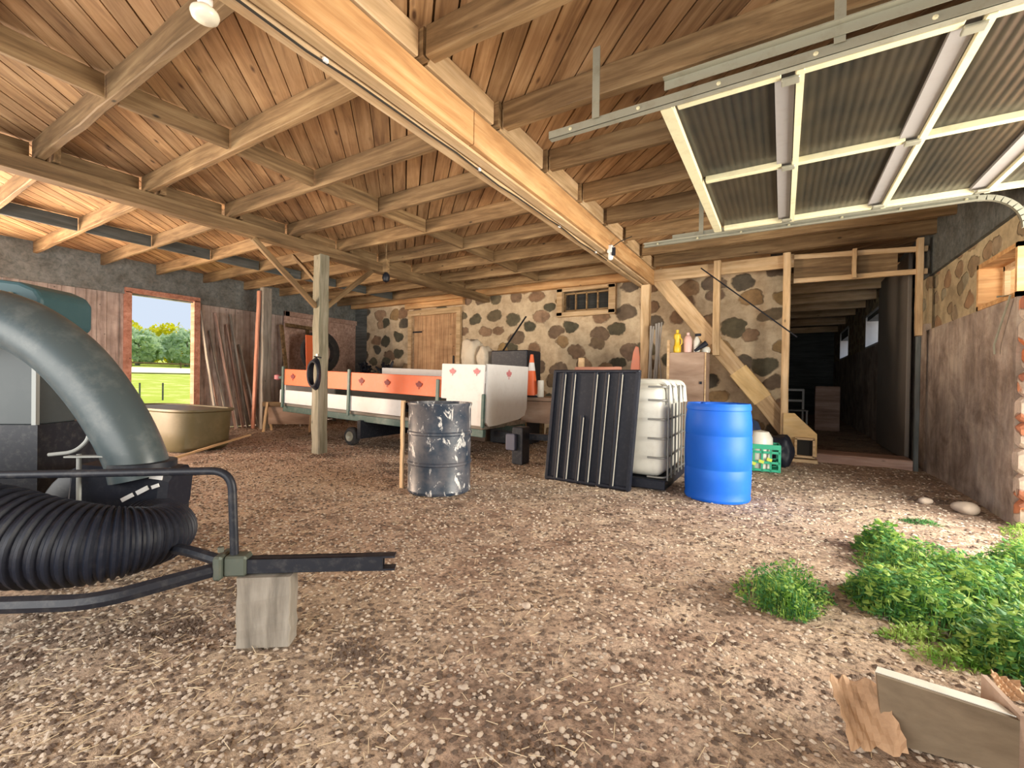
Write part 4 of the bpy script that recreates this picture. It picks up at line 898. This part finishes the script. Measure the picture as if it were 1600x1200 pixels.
tag(beam('broken_stake', (.77, 2.3, .0), (.79, 2.36, .09), .012, .02, W_JOIST), 'thin slat stuck in the ground behind the cardboard flap', 'stick')
for i, (x, y, s, lb) in enumerate([(-1.07, 1.92, .022, 'white pebble-sized stone alone in the middle of the foreground'), (1.42, 5.55, .085, 'pale stone at the foot of the rendered right wall'),
        (1.2, 5.75, .05, 'smaller pale stone left of the one at the right wall foot'), (-.54, 1.69, .018, 'rounded light stone in the foreground right of the centre'),
        (-.97, 1.29, .014, 'long pale stone chip low in the foreground'), (-1.35, 1.46, .012, 'small white stone chip right of the timber block')]):
    bm = bmesh.new(); bmesh.ops.create_icosphere(bm, subdivisions=3, radius=s)
    for v in bm.verts: v.co *= 1+.15*math.sin(40/s*.02*v.co.x*3+i)+.1*math.cos(v.co.y/s*3+i*2); v.co.z *= .62
    me = bpy.data.meshes.new('stone'); bm.to_mesh(me); bm.free(); me.materials.append(STONEW)
    for p in me.polygons: p.use_smooth = True
    o = bpy.data.objects.new('stone', me); o.location = (x, y, s*.38); o.rotation_euler = (0, 0, i); col.objects.link(o); tag(o, lb, 'stone')

# ------------------------------------------------------------------ gravel, straw and clods (stuff)
def rock(mb, x, y, s, flat=.6):
    z = hgt(x, y)-.012; a = R(0, PI); ca, sa = math.cos(a), math.sin(a); e = R(.7, 1.4)
    vs_ = []
    for p in [(1, 0, 0), (.3, .9, .1), (-.8, .5, 0), (-.7, -.6, .1), (.4, -.85, 0), (.1, .1, .9)]:
        px, py, pz = p[0]*s*e*R(.8, 1.1), p[1]*s*R(.8, 1.1), p[2]*s*flat*R(.8, 1.2)
        vs_.append((x+px*ca-py*sa, y+px*sa+py*ca, z+pz+s*.1))
    mb.add(vs_, [(0, 1, 5), (1, 2, 5), (2, 3, 5), (3, 4, 5), (4, 0, 5), (4, 3, 2, 1, 0)])
def scatter(n, y0, y1, smin, smax, dens=None):
    mb = MB()
    for _ in range(n):
        y = y0+(y1-y0)*random.random()**1.6; x = R(-1.6*y-2.1, min(1.6, .32*y+.6))
        rock(mb, x, y, R(smin, smax)*(1+.12*y))
    return mb
tag(scatter(22000, .2, 7.8, .003, .013).build('gravel', GRAV), 'pale gravel scattered over the dirt floor', 'gravel', kind='stuff')
tag(scatter(17000, .2, 7.5, .003, .013).build('soil_clods', CLOD), 'dark soil clods scattered over the dirt floor', 'soil', kind='stuff')
mb = MB()
for cx, cy, rr_, n_ in [(-3.9, 4.0, .55, 500), (-4.4, 4.25, .4, 300), (-1.5, 1.25, .3, 260), (-2.3, .95, .4, 380), (-5.6, 4.1, .5, 260), (-.6, 1.2, .3, 160), (-5.5, 5.2, .8, 400), (-.05, 1.9, .15, 60), (1.3, 5.9, .3, 120)]:
    for _ in range(n_):
        a, r_ = R(0, 2*PI), rr_*abs(random.gauss(0, .5)); rock(mb, cx+r_*math.cos(a), cy+r_*math.sin(a)*.6, R(.004, .010)*(1+.25*cy), .7)
tag(mb.build('manure_patches', CLOD), 'dark crumbly manure patches on the dirt floor', 'soil', kind='stuff')
mb = MB()
for _ in range(3000):
    y = .3+6*random.random()**1.4; x = R(-1.5*y-2.0, min(1.4, .3*y+.3)); z = hgt(x, y); a = R(0, PI); L = R(.015, .07); w_ = .0008*(1+y*.4)
    dx, dy = math.cos(a)*L, math.sin(a)*L; nx_, ny_ = -math.sin(a)*w_, math.cos(a)*w_; z1 = R(-.004, .008)
    mb.add([(x-nx_, y-ny_, z), (x+nx_, y+ny_, z), (x+dx+nx_, y+dy+ny_, z+z1), (x+dx-nx_, y+dy-ny_, z+z1), (x, y, z+.002), (x+dx, y+dy, z+z1+.002)], [(0, 1, 4), (1, 2, 5, 4), (2, 3, 5), (3, 0, 4, 5)])
tag(mb.build('loose_straw', STRAW), 'loose straw bits strewn over the dirt floor', 'straw', kind='stuff')

# ------------------------------------------------------------------ weeds
def weeds(name, blobs, n, label, mats, smin=.02, smax=.05, hmax=.16):
    for mi, mat in enumerate(mats):
        mb = MB()
        for _ in range(n//len(mats)):
            cx, cy, rx, ry, ang = random.choice(blobs); a, r_ = R(0, 2*PI), min(1.35, random.random()**.62*1.12)
            u_, v_ = r_*rx*math.cos(a), r_*ry*math.sin(a); x = cx+u_*math.cos(ang)-v_*math.sin(ang); y = cy+u_*math.sin(ang)+v_*math.cos(ang)
            hm = hmax*max(.12, 1-.75*r_**2)*R(.2, 1.15); z0 = hgt(x, y)-.01
            if random.random() < .35:      # thin blade
                d = Vector((R(-1, 1), R(-1, 1), 0))*hm*.5; w_ = R(.0015, .003); sd = Vector((-d.y, d.x, 0)).normalized()*w_
                b0 = Vector((x, y, z0)); m1 = b0+d*.4+Vector((0, 0, hm*.8)); e = b0+d*1.3+Vector((0, 0, hm*1.0))
                mb.add([b0-sd, b0+sd, m1+sd, m1-sd, e], [(0, 1, 2, 3), (3, 2, 4)])
            else:
                c = Vector((x, y, z0+hm)); a2 = R(0, 2*PI); L = R(smin, smax); w_ = L*R(.28, .5)
                d = Vector((math.cos(a2), math.sin(a2), R(-.5, .7))); sd = Vector((-math.sin(a2), math.cos(a2), R(-.3, .3)))
                mid = c+d*L*.5+Vector((0, 0, -.004))
                mb.add([c, mid+sd*w_, c+d*L, mid-sd*w_], [(0, 1, 2), (0, 2, 3)])
        o = mb.build(name, mat)
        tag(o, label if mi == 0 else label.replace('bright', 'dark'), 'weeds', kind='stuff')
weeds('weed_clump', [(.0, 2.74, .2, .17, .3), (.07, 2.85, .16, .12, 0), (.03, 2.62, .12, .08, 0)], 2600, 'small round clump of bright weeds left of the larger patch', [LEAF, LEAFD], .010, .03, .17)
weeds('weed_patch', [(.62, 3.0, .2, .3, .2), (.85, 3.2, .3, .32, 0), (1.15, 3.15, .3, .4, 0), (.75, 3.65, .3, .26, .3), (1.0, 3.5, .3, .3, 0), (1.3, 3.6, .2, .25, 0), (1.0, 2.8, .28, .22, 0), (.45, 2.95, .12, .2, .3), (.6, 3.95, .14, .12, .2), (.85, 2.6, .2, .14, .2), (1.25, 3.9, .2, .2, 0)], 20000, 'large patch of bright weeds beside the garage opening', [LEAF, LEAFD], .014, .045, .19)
weeds('grass_tuft', [(.62, 2.5, .14, .08, .3), (.5, 2.62, .12, .05, .5)], 800, 'sparse bright green tuft behind the broken grey box', [LEAF], .01, .026, .06)
weeds('grass_tuft', [(1.0, 4.92, .14, .07, 0)], 260, 'tiny flat green sprout on the dirt before the rendered wall', [LEAFD], .012, .03, .035)
weeds('grass_tuft', [(1.62, 4.9, .14, .25, 0), (1.5, 4.5, .12, .2, 0)], 900, 'low grass growing at the foot of the brick wall end', [LEAF], .012, .035, .1)
